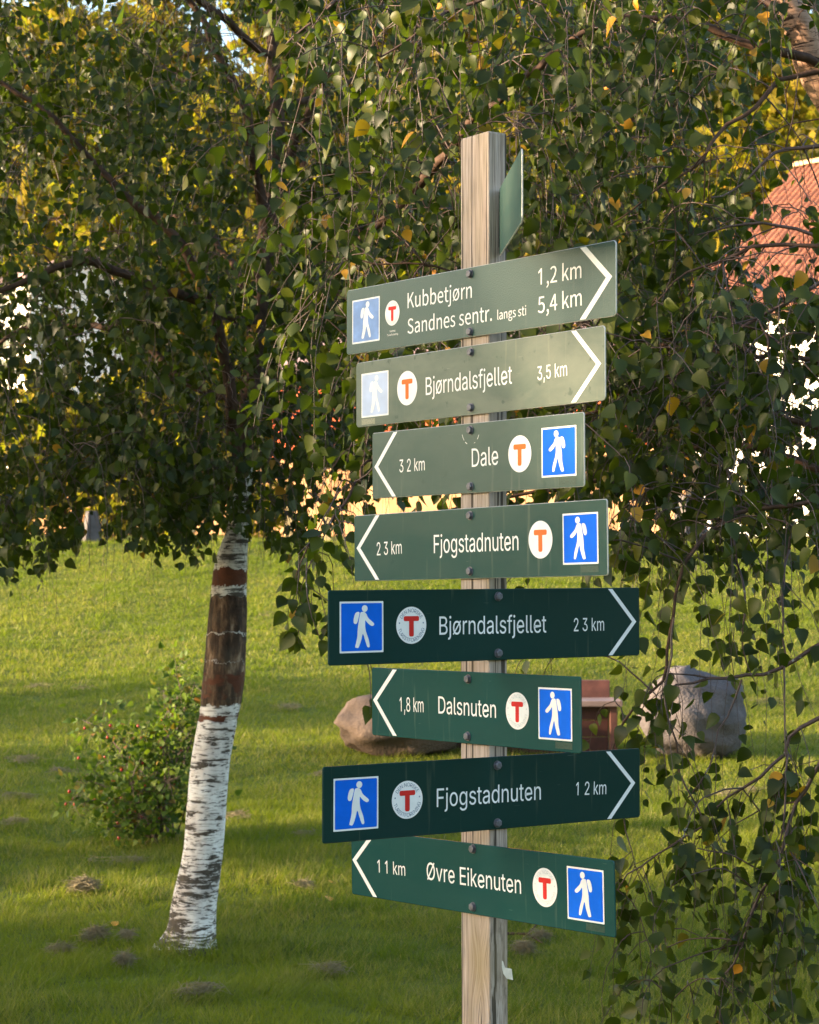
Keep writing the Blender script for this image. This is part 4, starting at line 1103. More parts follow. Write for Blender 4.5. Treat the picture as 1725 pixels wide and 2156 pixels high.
def build_white_birch():
    base = on_ground(399, 2000)
    o0 = np.array(base)
    d0 = base.y
    tree = empty('birch_tree', base, 'birch with leaning white trunk, its bark peeled brown in a wide band', 'tree', 'birch trees')
    rows = [(396, 2035, d0, 0.150), (398, 2008, d0, 0.128), (401, 1985, d0, 0.112), (405, 1955, d0, 0.101), (410, 1900, d0, 0.096), (427, 1800, d0, 0.086), (435, 1700, d0, 0.0845), (444, 1600, d0, 0.083), (461, 1505, d0, 0.083),
            (471, 1430, d0, 0.0865), (478, 1330, d0, 0.083), (483, 1230, d0, 0.0755), (488, 1180, d0, 0.068), (502, 1110, d0, 0.046), (510, 1020, d0, 0.042), (524, 850, d0 + .05, 0.040), (545, 650, d0 + .1, 0.040),
            (564, 470, d0 + .15, 0.040), (585, 300, d0 + .2, 0.033), (575, 100, d0 + .2, 0.028), (560, -200, d0 + .2, 0.02), (550, -500, d0 + .1, 0.01)]
    T = spline(axis_points(rows), 6)
    T[:, :3] += 0
    P = T.copy()
    P[:, :3] -= o0
    cut = int(np.argmin(abs(P[:, 2] - 2.1)))
    Q = resample(P[:cut + 1], .012)
    ns = 44
    v, q = tube_np(Q, ns)
    v = v.reshape(len(Q), ns, 3)
    th, zz = np.meshgrid(np.linspace(0, 2 * math.pi, ns, endpoint=False), Q[:, 2])
    band = np.clip((zz - 1.04) / .02, 0, 1) * np.clip((1.515 - zz) / .02, 0, 1)
    lump = np.zeros_like(zz)
    for kt, kz, am in ((3, 9, .010), (5, 17, .007), (8, 31, .005), (13, 26, .004)):
        lump += am * np.sin(kt * th + rng.uniform(0, 6) + 1.5 * np.sin(kz * .37 * zz)) * np.sin(kz * zz + rng.uniform(0, 6) + 1.2 * np.sin(kt * th))
    plates = np.zeros_like(zz)
    for kt, kz, am in ((9, 14, .020), (14, 24, .014), (17, 40, .010)):
        plates += am * np.sin(kt * th + rng.uniform(0, 6) + 1.8 * np.sin(kz * .4 * zz)) * np.abs(np.sin(kz * zz + rng.uniform(0, 6)))
    flare = np.exp(-np.clip(zz, 0, 9) / .07) * (.10 + .16 * np.sin(3 * th + .8) + .08 * np.sin(5 * th + 2))
    f = 1 + lump + band * (.02 + plates) + flare
    f -= .035 * np.exp(-((zz - .99) / .012) ** 2)
    v = Q[:, None, :3] + (v - Q[:, None, :3]) * f[..., None]
    link('trunk', np_mesh('trunk', v.reshape(-1, 3), q, smooth=True), tree, BARK_BIRCH)
    tb = Tubes()
    tb.add(P[cut:], 14, 0.02)
    tb.build('upper_trunk', BARK_LIMB, tree)
    limbs = [
        [(510, 1020, d0, .030), (470, 700, d0 - .2, .026), (380, 520, d0 - .4, .021), (230, 380, d0 - .5, .016), (60, 210, d0 - .6, .011), (-140, 90, d0 - .6, .005)],
        [(540, 690, d0 + .1, .026), (430, 640, d0 - .3, .022), (300, 590, d0 - .5, .020), (170, 560, d0 - .7, .017), (40, 600, d0 - .8, .012), (-150, 720, d0 - .8, .005)],
        [(524, 850, d0 + .1, .022), (380, 800, d0 + .2, .018), (250, 700, d0 + .3, .016), (90, 690, d0 + .5, .013), (-90, 760, d0 + .6, .006)],
        [(564, 470, d0 + .15, .026), (530, 300, d0, .024), (500, 190, d0 - .1, .020), (430, 60, d0 - .2, .014), (330, -120, d0 - .3, .007)],
        [(570, 420, d0 + .15, .024), (640, 250, d0 + .1, .02), (760, 60, d0, .015), (900, -150, d0, .008)],
        [(545, 640, d0 + .1, .022), (640, 560, d0 + .4, .018), (800, 470, d0 + .8, .014), (1000, 420, d0 + 1.1, .010), (1250, 480, d0 + 1.3, .005)],
        [(530, 800, d0 + .1, .018), (640, 780, d0 + .5, .014), (800, 780, d0 + .8, .011), (1000, 840, d0 + 1.2, .006)],
        [(508, 1060, d0, .020), (400, 960, d0 + .3, .016), (230, 930, d0 + .6, .012), (60, 960, d0 + .8, .007)],
        [(575, 120, d0 + .2, .018), (380, -20, d0 - .4, .014), (150, -60, d0 - .8, .009), (-80, 20, d0 - .9, .005)],
        [(545, 640, d0 + .1, .018), (420, 480, d0 + .7, .014), (250, 430, d0 + 1.1, .010), (60, 470, d0 + 1.3, .005)],
        [(600, 230, d0 + .2, .016), (800, 140, d0 + .8, .012), (1050, 100, d0 + 1.3, .008), (1300, 180, d0 + 1.5, .004)],
    ]
    skel = [T[T[:, 2] > 1.6]]
    for rows in limbs:
        S = wiggle(resample(spline(axis_points(rows), 6), .08), 0.014)
        skel.append(S)
        Q = S.copy()
        Q[:, :3] -= o0
        tb = Tubes()
        tb.add(Q, 8, 0.05)
        tb.build('branch', BARK_LIMB, tree)
    skel = Skeleton(np.vstack(skel))
    lv, tw = Leaves(), Tubes()
    regs = [(-330, 230, -380, 1010, 620), (230, 620, -380, 970, 560), (600, 1000, -380, 960, 380), (1000, 1420, -330, 880, 240)]
    for x0, x1, y0, y1, n in regs:
        for _ in range(n):
            px, py = rng.uniform(x0, x1), rng.uniform(y0, y1)
            dep = d0 + rng.uniform(-1.15, 1.3) if px < 900 else d0 + rng.uniform(0.1, 1.8)
            p = np.array(at(px, py, dep))
            d = link_twig(tw, skel, p)
            twig(lv, tw, p, d + rng.normal(size=3) * 0.4, rng.uniform(0.35, 0.75), int(rng.integers(17, 29)), 0.046, 0.85, 0.0014)
    for x0, x1, y0, y1, n in ((-200, 140, 900, 1120, 90), (140, 460, 850, 1080, 130), (460, 760, 860, 1060, 110), (540, 620, 980, 1090, 25)):
        for _ in range(n):
            p = np.array(at(rng.uniform(x0, x1), rng.uniform(y0, y1), d0 + rng.uniform(-.9, .9)))
            d = link_twig(tw, skel, p)
            twig(lv, tw, p, d + rng.normal(size=3) * 0.4, rng.uniform(0.2, 0.4), int(rng.integers(9, 16)), 0.045, 0.8, 0.0016)
    # a denser heart of the crown
    for _ in range(340):
        px, py = rng.uniform(-300, 1250), rng.uniform(-300, 860)
        dep = d0 + rng.uniform(0.6, 2.0)
        p = np.array(at(px, py, dep))
        twig(lv, tw, p, rng.normal(size=3), rng.uniform(0.4, 0.7), 20, 0.052, 0.7, 0.0018)
    lv.done()
    # lower edge of the crown and the gaps seen through it
    px, py = project(lv.b)
    edge = np.interp(px, [-400, 0, 60, 130, 150, 200, 290, 310, 420, 470, 540, 600, 640, 700, 760, 850, 1000, 1400], [1250, 1255, 1210, 1200, 1160, 1095, 1190, 1185, 1205, 1150, 1110, 1180, 1185, 1120, 1060, 1050, 1040, 1030])
    edge = edge + 22 * np.sin(px * 0.09) + 14 * np.sin(px * 0.23 + 1)
    keep = py < edge - rng.random(len(px)) ** 2 * 70
    for hx, hy, rx, ry, q in ((130, 625, 55, 26, .45), (70, 660, 30, 18, .55), (250, 20, 150, 40, .22), (530, 95, 60, 65, .10), (590, 150, 40, 40, .2), (640, 60, 40, 40, .3), (420, 220, 40, 30, .3), (120, 330, 40, 40, .4), (330, 330, 30, 30, .4), (500, 330, 35, 40, .3), (620, 330, 30, 60, .35), (700, 260, 30, 50, .4), (60, 420, 40, 40, .4), (200, 470, 40, 30, .4), (1080, 300, 50, 70, .2), (1170, 380, 50, 50, .3), (1000, 420, 40, 60, .3), (545, 425, 30, 40, .05), (510, 250, 26, 40, .25), (330, 855, 45, 40, .35), (690, 1030, 70, 60, .22), (610, 1090, 60, 35, .45),
                              (200, 1060, 80, 40, .35), (560, 1060, 60, 60, .35), (60, 950, 60, 70, .55), (300, 760, 60, 50, .6), (450, 260, 60, 50, .5), (100, 480, 70, 60, .6), (700, 120, 60, 60, .6), (400, 130, 60, 40, .5), (150, 880, 35, 25, .3), (270, 1010, 50, 30, .3)):
        inside = ((px - hx) / rx) ** 2 + ((py - hy) / ry) ** 2 < 1
        keep &= ~(inside & (rng.random(len(px)) > q))
    pn = patch_noise(lv.b[:, 0] * 1.6, lv.b[:, 2] * 2.4, 1.7)
    keep &= ~((py < 560) & ~((px < 420) & (py > 430)) & (pn > .64) & (rng.random(len(px)) < .68))
    keep &= ~((py >= 560) & (py < 1000) & (px > 420) & (pn > .74) & (rng.random(len(px)) < .6))
    keep &= ~((py > 1110) & (px > 455) & (px < 530) & (lv.b[:, 1] < d0) & (rng.random(len(px)) > 0.25))
    lv.keep(keep)
    tw.build('twig', BARK_TWIG, tree, o0)['kind'] = 'stuff'
    finish_leaves(tree, lv, o0, LEAF_FAR, FAR_T)
    return len(lv.b)


N_LEFT = build_white_birch()


# ------------------------------------------------------------------ birch whose branches hang behind and beside the post
def build_hanging_birch():
    base = Vector((2.35, 6.7, gz(2.35, 6.7)))
    o0 = np.array(base)
    tree = empty('birch_tree', base, 'pale birch with long twigs hanging down behind the green signs', 'tree', 'birch trees')
    D = 6.6
    trunk = np.array([[2.35, 6.7, base.z - 0.1, .13], [2.30, 6.7, 0.6, .105], [2.05, 6.7, 1.7, .09], [1.72, 6.65, 2.5, .075], [*at(1740, 190, D), .056], [*at(1695, 85, D), .050], [*at(1655, 0, D), .043], [*at(1600, -160, D), .036],
                      [*at(1500, -420, D), .026], [*at(1380, -700, D), .012]])
    T = spline(trunk, 7)
    tb = Tubes()
    Q = T.copy()
    Q[:, :3] -= o0
    tb.add(Q, 18, 0.02)
    tb.build('trunk', BARK_PALE, tree)
    right_x = [(2.28, 6.7, 1.0), (2.2, 6.7, 1.35), (1.95, 6.7, 1.95), (1.72, 6.65, 2.5)]

    def off(i, r):
        x, y, z = right_x[i]
        return (x, y, z, r)
    limbs = []

    def limb(rows, first=None):
        pts = [np.array([*at(px, py, d), r]) for px, py, d, r in rows]
        if first:
            # carry the limb on beyond the frame and curve it in to the stem
            e = pts[0][:3] - pts[1][:3]
            e = e / np.linalg.norm(e)
            z = max(first[2], min(pts[0][2] - .25, 2.3))
            j = int(np.argmin(abs(T[:, 2] - z)))
            st = np.array([*T[j, :3], first[3]])
            ex = np.array([*(pts[0][:3] + e * .32), pts[0][3] * 1.12])
            mid = np.array([*((st[:3] * .5 + ex[:3] * .5) + [0, 0, .06]), (st[3] + ex[3]) / 2])
            pts = [st, mid, ex] + pts
        limbs.append(np.array(pts))
    # traced limbs: (px, py, depth, radius)
    limb([(1722, 136, 6.55, .016), (1653, 117, 6.5, .0145), (1557, 86, 6.5, .0135), (1421, 41, 6.5, .012), (1250, 60, 6.5, .011), (1050, 210, 6.6, .0105), (960, 300, 6.8, .013), (888, 385, 7.0, .0185), (845, 430, 7.05, .0175), (795, 475, 7.1, .014), (740, 520, 7.1, .006)])
    limb([(1725, 146, 6.1, .0085), (1656, 168, 6.1, .0075), (1624, 187, 6.05, .007), (1580, 233, 6.0, .0065), (1532, 254, 6.0, .006), (1497, 292, 5.95, .005), (1469, 346, 5.9, .004), (1380, 400, 5.9, .003), (1290, 470, 5.9, .002)], off(3, .016))
    limb([(1725, 305, 5.9, .006), (1684, 312, 5.9, .0055), (1640, 320, 5.9, .005), (1611, 340, 5.85, .0045), (1560, 395, 5.85, .003), (1500, 425, 5.8, .002)], off(2, .014))
    limb([(1725, 520, 5.8, .0065), (1662, 512, 5.8, .006), (1599, 517, 5.8, .0055), (1557, 530, 5.8, .005), (1520, 545, 5.8, .004), (1440, 580, 5.8, .0028), (1370, 640, 5.8, .0018)], off(2, .014))
    limb([(1725, 505, 6.0, .0055), (1672, 488, 6.0, .005), (1622, 473, 6.0, .0045), (1556, 470, 6.0, .0035), (1480, 500, 6.0, .002)], off(2, .012))
    limb([(1725, 600, 5.9, .006), (1650, 640, 5.9, .0055), (1570, 690, 5.9, .005), (1480, 750, 5.9, .004), (1400, 800, 5.9, .003), (1310, 870, 5.9, .002)], off(2, .013))
    limb([(1725, 993, 6.3, .012), (1675, 970, 6.3, .011), (1590, 940, 6.3, .0105), (1500, 935, 6.3, .0095), (1404, 972, 6.3, .0088), (1330, 999, 6.2, .0082), (1237, 1016, 6.2, .0072), (1130, 1035, 6.2, .006), (1020, 1060, 6.2, .0048), (900, 1090, 6.1, .0035)], off(1, .017))
    limb([(1725, 900, 6.4, .010), (1600, 870, 6.4, .009), (1500, 850, 6.4, .008), (1400, 840, 6.4, .0075), (1290, 860, 6.3, .006), (1150, 890, 6.3, .005), (980, 930, 6.2, .004), (800, 970, 6.1, .0045), (748, 1025, 5.7, .0042), (722, 1064, 5.6, .004), (688, 1113, 5.55, .0035), (664, 1131, 5.5, .003), (640, 1160, 5.5, .002), (620, 1215, 5.5, .0014)], off(1, .015))
    limb([(1725, 760, 6.2, .008), (1600, 745, 6.2, .007), (1450, 730, 6.2, .006), (1300, 700, 6.2, .005), (1100, 640, 6.2, .004), (880, 560, 6.1, .003), (690, 548, 6.1, .0018)], off(2, .014))
    limb([(1700, 60, 6.6, .014), (1500, -60, 6.7, .013), (1250, -120, 6.8, .011), (1000, -110, 6.8, .009), (760, -40, 6.8, .006), (600, 100, 6.8, .003)])
    limb([(1690, -20, 6.3, .012), (1450, -90, 6.2, .010), (1200, -40, 6.2, .007), (960, 20, 6.2, .005), (800, 120, 6.2, .003)])
    limb([(1724, 1361, 5.5, .0062), (1676, 1384, 5.5, .0058), (1627, 1410, 5.5, .0052), (1562, 1431, 5.5, .0046), (1488, 1438, 5.5, .0036), (1414, 1440, 5.5, .0028), (1385, 1455, 5.5, .002)], off(0, .012))
    limb([(1562, 1431, 5.5, .003), (1540, 1480, 5.5, .0028), (1480, 1620, 5.45, .0022), (1430, 1760, 5.45, .0018)])
    limb([(1724, 1507, 5.4, .0058), (1692, 1528, 5.4, .0055), (1668, 1551, 5.4, .005), (1659, 1588, 5.4, .0046), (1594, 1634, 5.4, .0042), (1534, 1681, 5.4, .003), (1507, 1708, 5.4, .002)], off(0, .011))
    limb([(1670, 1060, 5.6, .0062), (1560, 1080, 5.6, .0058), (1490, 1120, 5.55, .0054), (1456, 1158, 5.5, .005), (1428, 1223, 5.5, .0046), (1419, 1264, 5.5, .0042), (1410, 1340, 5.5, .004), (1396, 1422, 5.5, .0038), (1349, 1482, 5.5, .0034), (1308, 1546, 5.5, .0028), (1284, 1597, 5.5, .0022), (1270, 1660, 5.5, .0016)], off(1, .013))
    limb([(1419, 1300, 5.45, .0028), (1408, 1390, 5.45, .0028), (1412, 1520, 5.4, .0026), (1440, 1640, 5.4, .0024), (1480, 1720, 5.4, .0022), (1507, 1770, 5.4, .002)])
    limb([(1724, 1602, 5.3, .0058), (1687, 1671, 5.3, .0052), (1655, 1736, 5.3, .0048), (1627, 1820, 5.3, .0044), (1576, 1926, 5.3, .0036), (1544, 2014, 5.3, .0028), (1511, 2053, 5.3, .002)], off(0, .011))
    limb([(1659, 1588, 5.35, .003), (1654, 1700, 5.3, .0028), (1634, 1810, 5.3, .0024), (1600, 1900, 5.3, .0016)])
    limb([(1480, 1740, 5.4, .0026), (1419, 1769, 5.4, .0024), (1345, 1819, 5.4, .0022), (1298, 1870, 5.4, .0018), (1335, 1907, 5.4, .0016), (1359, 1967, 5.4, .0014), (1382, 2041, 5.4, .001)])
    limb([(1298, 1600, 5.5, .002), (1318, 1700, 5.5, .0018), (1336, 1780, 5.5, .0016), (1340, 1830, 5.5, .001)])
    limb([(1664, 1131, 5.6, .004), (1650, 1300, 5.5, .003), (1655, 1390, 5.5, .0026), (1640, 1520, 5.4, .002), (1660, 1660, 5.35, .0014)])
    limb([(1540, 1110, 5.6, .0035), (1575, 1250, 5.5, .0028), (1570, 1370, 5.5, .002), (1590, 1440, 5.5, .0012)])
    limb([(664, 1131, 5.5, .002), (655, 1180, 5.45, .0018), (640, 1260, 5.4, .0014), (668, 1340, 5.4, .001)])
    skel = [T[T[:, 2] > 1.5]]
    for L_ in limbs:
        S = wiggle(resample(spline(L_, 6), .045), 0.007)
        skel.append(S)
        Q = S.copy()
        Q[:, :3] -= o0
        tb = Tubes()
        tb.add(Q, 7, 0.06)
        tb.build('branch', BARK_LIMB if L_[:, 3].max() > .0125 and len(L_) > 9 else BARK_TWIG, tree)
    allsk = Skeleton(np.vstack(skel))
    lv, tw = Leaves(), Tubes()

    def seed(n, x0, x1, y0, y1, d0, d1, ln, lf, size=0.047, droop=0.85, lk=True):
        for _ in range(n):
            px, py, dep = rng.uniform(x0, x1), rng.uniform(y0, y1), rng.uniform(d0, d1)
            p = np.array(at(px, py, dep))
            d = link_twig(tw, allsk, p) if lk else rng.normal(size=3)
            twig(lv, tw, p, d + rng.normal(size=3) * 0.3, rng.uniform(*ln), int(rng.integers(*lf)), size, droop, 0.0017, rag=1.0)
    seed(190, 620, 1060, -300, 700, 5.8, 7.3, (.3, .6), (9, 16))
    seed(260, 1050, 1560, -300, 760, 5.7, 7.3, (.3, .6), (9, 16))
    seed(48, 1550, 1780, -250, 40, 5.6, 6.8, (.25, .4), (7, 12))
    seed(26, 1560, 1780, 150, 560, 5.5, 6.6, (.2, .35), (4, 8))
    seed(95, 1480, 1800, 560, 940, 5.5, 6.8, (.25, .45), (8, 13))
    seed(120, 1240, 1560, 600, 1040, 5.5, 6.8, (.25, .5), (9, 14))
    seed(95, 740, 1260, 560, 980, 5.5, 6.8, (.25, .45), (8, 13))
    seed(46, 1290, 1760, 960, 1120, 5.4, 6.2, (.2, .35), (6, 10))
    # dense heart towards the stem, in deep shade
    seed(230, 1050, 1640, -200, 850, 7.2, 8.3, (.35, .6), (12, 18), 0.052, 0.7, False)
    seed(120, 1300, 1800, 650, 980, 6.8, 7.8, (.3, .5), (10, 15), 0.05, 0.7, False)
    def hang(n, x0, x1, y0, y1, ln, lf, size=0.043):
        # twigs that hang straight from the limbs already there
        S = allsk.p[:n_limb]
        qx, qy = project(S[:, :3])
        ok = np.where((qx > x0) & (qx < x1) & (qy > y0) & (qy < y1) & (S[:, 1] < 6.3))[0]
        for _ in range(n):
            p = S[ok[rng.integers(0, len(ok))], :3]
            twig(lv, tw, p, rng.normal(size=3) * .6 + [0, -.2, -.5], rng.uniform(*ln), int(rng.integers(*lf)), size, 1.05, 0.0014, rag=1.0)

    n_limb = allsk.n
    # the side of the crown beyond the frame
    seed(170, 1800, 2500, -300, 1000, 5.7, 7.6, (.35, .6), (10, 16), 0.055, 0.8, False)
    # twigs that trail low
    for x0 in (1380, 1450, 1520, 1590, 1660):
        hang(6, x0, x0 + 75, 1060, 1300, (.35, .8), (8, 14))
    for x0, x1, y0, y1, n in ((1290, 1400, 1420, 1640, 5), (1390, 1460, 1400, 1560, 8), (1430, 1520, 1560, 1760, 9), (1500, 1580, 1620, 1760, 6), (1570, 1660, 1560, 1760, 9), (1600, 1740, 1700, 1860, 12), (1540, 1640, 1850, 2010, 10), (1640, 1745, 1480, 1640, 7), (1290, 1400, 1790, 1960, 9), (1500, 1560, 1990, 2060, 5)):
        hang(n, x0, x1, y0, y1, (.25, .55), (6, 11))
    seed(16, 1360, 1760, 1690, 2130, 5.1, 5.6, (.2, .4), (6, 10), 0.043, 1.0)
    seed(6, 1290, 1400, 1930, 2150, 5.2, 5.6, (.15, .3), (4, 7), 0.042, 1.0)
    seed(7, 610, 690, 1110, 1200, 5.35, 5.6, (.15, .26), (6, 10), 0.045, 1.0)
    seed(5, 690, 760, 1060, 1120, 5.3, 5.6, (.1, .2), (5, 8), 0.043, 1.0)
    seed(5, 1290, 1420, 1380, 1540, 5.4, 5.6, (.12, .22), (4, 7), 0.042, 1.0)
    seed(3, 1060, 1180, 1360, 1400, 5.5, 5.8, (.08, .14), (3, 6), 0.04, 1.0)
    seed(2, 770, 785, 1380, 1400, 5.4, 5.5, (.1, .14), (3, 5), 0.04, 1.0)
    seed(6, 1020, 1280, 1180, 1215, 5.3, 5.8, (.05, .1), (3, 6), 0.04, 1.0)
    lv.done()
    px, py = project(lv.b)
    keep = np.ones(len(px), bool)
    for hx, hy, rx, ry, q in ((1660, 430, 95, 150, .40), (1692, 85, 42, 95, .25), (1590, 560, 60, 60, .55), (1680, 250, 70, 70, .25), (1560, 300, 60, 50, .5), (1640, 720, 70, 60, .45), (1690, 880, 60, 90, .4), (1560, 950, 60, 50, .45), (1370, 920, 30, 40, .35), (1500, 330, 60, 40, .55),
                              (1420, 850, 25, 40, .4), (1340, 1080, 90, 40, .45), (1470, 1080, 60, 50, .6), (1090, 290, 36, 75, .2), (1180, 400, 50, 60, .35), (530, 100, 60, 60, .2), (1360, 330, 60, 60, .5), (1470, 220, 60, 50, .45), (1020, 460, 30, 40, .4), (940, 330, 30, 80, .5)):
        inside = ((px - hx) / rx) ** 2 + ((py - hy) / ry) ** 2 < 1
        keep &= ~(inside & (rng.random(len(px)) > q))
    low = (px > 1040) & (py > 1190) & (py < 1330)
    keep &= ~(low & (rng.random(len(px)) > .5))
    keep &= ~((px < 1290) & (py > 1200) & (px > 700) & (rng.random(len(px)) > .6))
    keep &= ~((px > 1390) & (px < 1740) & (py > 1390) & (py < 1620) & (rng.random(len(px)) > .55))
    lv.keep(keep)
    tw.build('twig', BARK_TWIG, tree, o0)['kind'] = 'stuff'
    finish_leaves(tree, lv, o0, LEAF_NEAR, NEAR_T)
    return len(lv.b)


N_RIGHT = build_hanging_birch()



SHADE = [card_crown(6000, 2.3, 3.1, 3.6, 0.24, 40 + k) for k in range(2)]  # crowns of an unseen tree row added to filter the sun
for k, (x, y, lab) in enumerate(((-15.0, -4.5, 'nearest broad tree of the unseen row added to shade the signs'), (-15.5, -1.0, 'second broad tree of the unseen row added to shade the signs'), (-15.0, 2.6, 'third broad tree of the unseen row added to shade the signs'), (-16.0, 6.2, 'fourth broad tree of the unseen row added for shade, next to the low trees'))):
    side_tree(x, y, 6.5, 2.2, SHADE[k % 2], lab)
LOW = card_crown(4600, 1.9, 1.35, 1.75, 0.22, 45)  # lower unseen crowns, added to shade and dapple the lawn
LOW_TALL = card_crown(1800, 2.0, 1.9, 2.3, 0.22, 46)
for x, y, lab in ((-15.5, 9.6, 'first unseen low bushy tree added to shade the lawn'), (-15.0, 13.0, 'second unseen low bushy tree added to shade the lawn'), (-16.0, 16.4, 'third unseen low bushy tree added to shade the lawn')):
    s_ = side_tree(x, y, 2.8 if y < 10 else 3.8, 1.8, LOW if y < 10 else LOW_TALL, lab)
    s_.scale = (1, 1, {9.6: 1.0, 13.0: .86, 16.4: 1.08}[y])
    s_.rotation_euler = (0, 0, y)
DENSE = card_crown(6000, 2.2, 2.3, 2.9, 0.34, 50)  # unseen crowns added to darken board reflections and the narrow post face
for k, (x, y, lab) in enumerate(((8.5, 1.8, 'first unseen bushy tree, added to darken the shaded side of the signpost'), (10.5, -2.0, 'second unseen bushy tree, added to darken the shaded side of the signpost'))):
    side_tree(x, y, 5.2, 2.2, DENSE, lab)
# the dark stem that just enters the frame low at the edge
edge_p = on_ground(-14, 2190)
side_tree(edge_p.x, edge_p.y, 6.0, 1.6, card_crown(1500, 1.3, 1.5, 4.6, 0.14, 77), 'dark leaning stem at the very edge of the lawn', lean=-1.2, tr=0.05)


# ------------------------------------------------------------------ berry bush behind the white trunk
def build_bush():
    base = on_ground(335, 1778)
    o0 = np.array(base)
    bush = empty('berry_bush', base, 'straggling green bush with red berries behind the white birch trunk', 'bush')
    d0 = base.y
    lv, tw = Leaves(), Tubes()
    fruits = []
    tips = [(372, 1385, .0), (402, 1440, .1), (350, 1490, -.1), (425, 1500, .2), (300, 1540, .1), (255, 1560, 0), (180, 1510, -.1), (225, 1600, .1), (165, 1640, 0), (140, 1690, -.1), (250, 1680, -.2), (330, 1560, .2), (395, 1540, -.2), (440, 1580, .1), (280, 1640, -.3), (360, 1640, -.35), (420, 1660, -.3), (230, 1740, -.3), (300, 1720, -.35), (450, 1450, .2), (190, 1690, .2), (265, 1610, .3), (340, 1450, .25)]
    for px, py, dd in tips:
        tip = np.array(at(px, py, d0 + dd))
        m = np.array(at(0.55 * px + 0.45 * 335 + rng.normal() * 15, 0.62 * py + 0.38 * 1778 - 25, d0 + dd * .6))
        S = wiggle(spline(np.array([[*(o0 + rng.normal(size=3) * [.05, .05, 0]), .006], [*m, .004], [*tip, .0015]]), 6), 0.012)
        Q = S.copy()
        Q[:, :3] -= o0
        tb = Tubes()
        tb.add(Q, 5)
        tb.build('stem', BARK_TWIG, bush)
        L = len(S)
        for i in range(2, L):
            for _ in range(4 if i > L * .35 else 2):
                p = S[i, :3] + rng.normal(size=3) * 0.03
                side = unit(rng.normal(size=3) + [0, -.3, .1])
                twl = rng.uniform(.05, .16)
                q = p + side * twl
                tw.add(np.array([[*S[i, :3], .0014], [*q, .0009]]), 3)
                for _ in range(3):
                    lv.add(q + rng.normal(size=3) * .03, side + rng.normal(size=3) * .7, rng.normal(size=3) * .7 + [0, -.5, .8], 0.040 * rng.uniform(.5, 1.3))
            if rng.random() < .5 and py > 1480:
                fruits.append(S[i, :3] + rng.normal(size=3) * .05 + [0, -.05, -.02])
    lv.done()
    tw.build('twig', BARK_TWIG, bush, o0)['kind'] = 'stuff'
    mat = leaf_material('bush_leaf', [(0.0, (0.035, 0.07, 0.008)), (0.6, (0.07, 0.12, 0.011)), (0.93, (0.12, 0.16, 0.016)), (1.0, (0.22, 0.08, 0.025))], trans=0.35, rough=0.55, under=(0.07, 0.11, 0.02), spec=0.25)
    finish_leaves(bush, lv, o0, mat, FAR_T, 200)
    red = plain('red_berry', (0.30, 0.022, 0.012), 0.35, 0.3, 40, 0.5)
    mb = MB()
    r = 0.0085
    for i in range(6):
        for j in range(8):
            pass
    vv = [(0, 0, r)] + [(r * math.sin(t) * math.cos(a), r * math.sin(t) * math.sin(a), r * 1.15 * math.cos(t)) for t in (.7, 1.5, 2.3) for a in np.linspace(0, 2 * math.pi, 7, endpoint=False)] + [(0, 0, -r * 1.2)]
    ff = [(0, 1 + j, 1 + (j + 1) % 7) for j in range(7)]
    for k in range(2):
        ff += [(1 + 7 * k + j, 8 + 7 * k + j, 8 + 7 * k + (j + 1) % 7, 1 + 7 * k + (j + 1) % 7) for j in range(7)]
    ff += [(22, 15 + (j + 1) % 7, 15 + j) for j in range(7)]
    me = bpy.data.meshes.new('berry')
    me.from_pydata(vv, [], ff)
    me.polygons.foreach_set('use_smooth', [True] * len(me.polygons))
    me.materials.append(red)
    for p in fruits[:55]:
        o = link('berry', me, bush)
        o.location = Vector(p) - base
        o.scale = [rng.uniform(.7, 1.25)] * 3


build_bush()


# ------------------------------------------------------------------ boulders and the timber bench between them
def stone_material(name, lo, hi, warm):
    m, nt, b = mat_new(name)
    h = N(nt)
    o = h.obj()
    f1 = h.noise(o, 5.0, 6, 0.65)
    f2 = h.noise(o, 55.0, 3)
    f3 = h.noise(o, 2.2, 3)
    c = h.ramp(f1, [(0.3, lo), (0.7, hi)])
    c = h.mix(h.ramp(f2, [(0.58, 0), (0.72, .35)]), c, tuple(x * 0.5 for x in lo))
    c = h.mix(h.ramp(f3, [(0.45, 0), (0.65, .6)]), c, warm)
    h.l(c, b.inputs['Base Color'])
    b.inputs['Roughness'].default_value = 0.9
    b.inputs['Specular IOR Level'].default_value = 0.15
    h.l(h.bump(h.mix(.25, f1, f2), .9, .05), b.inputs['Normal'])
    return m


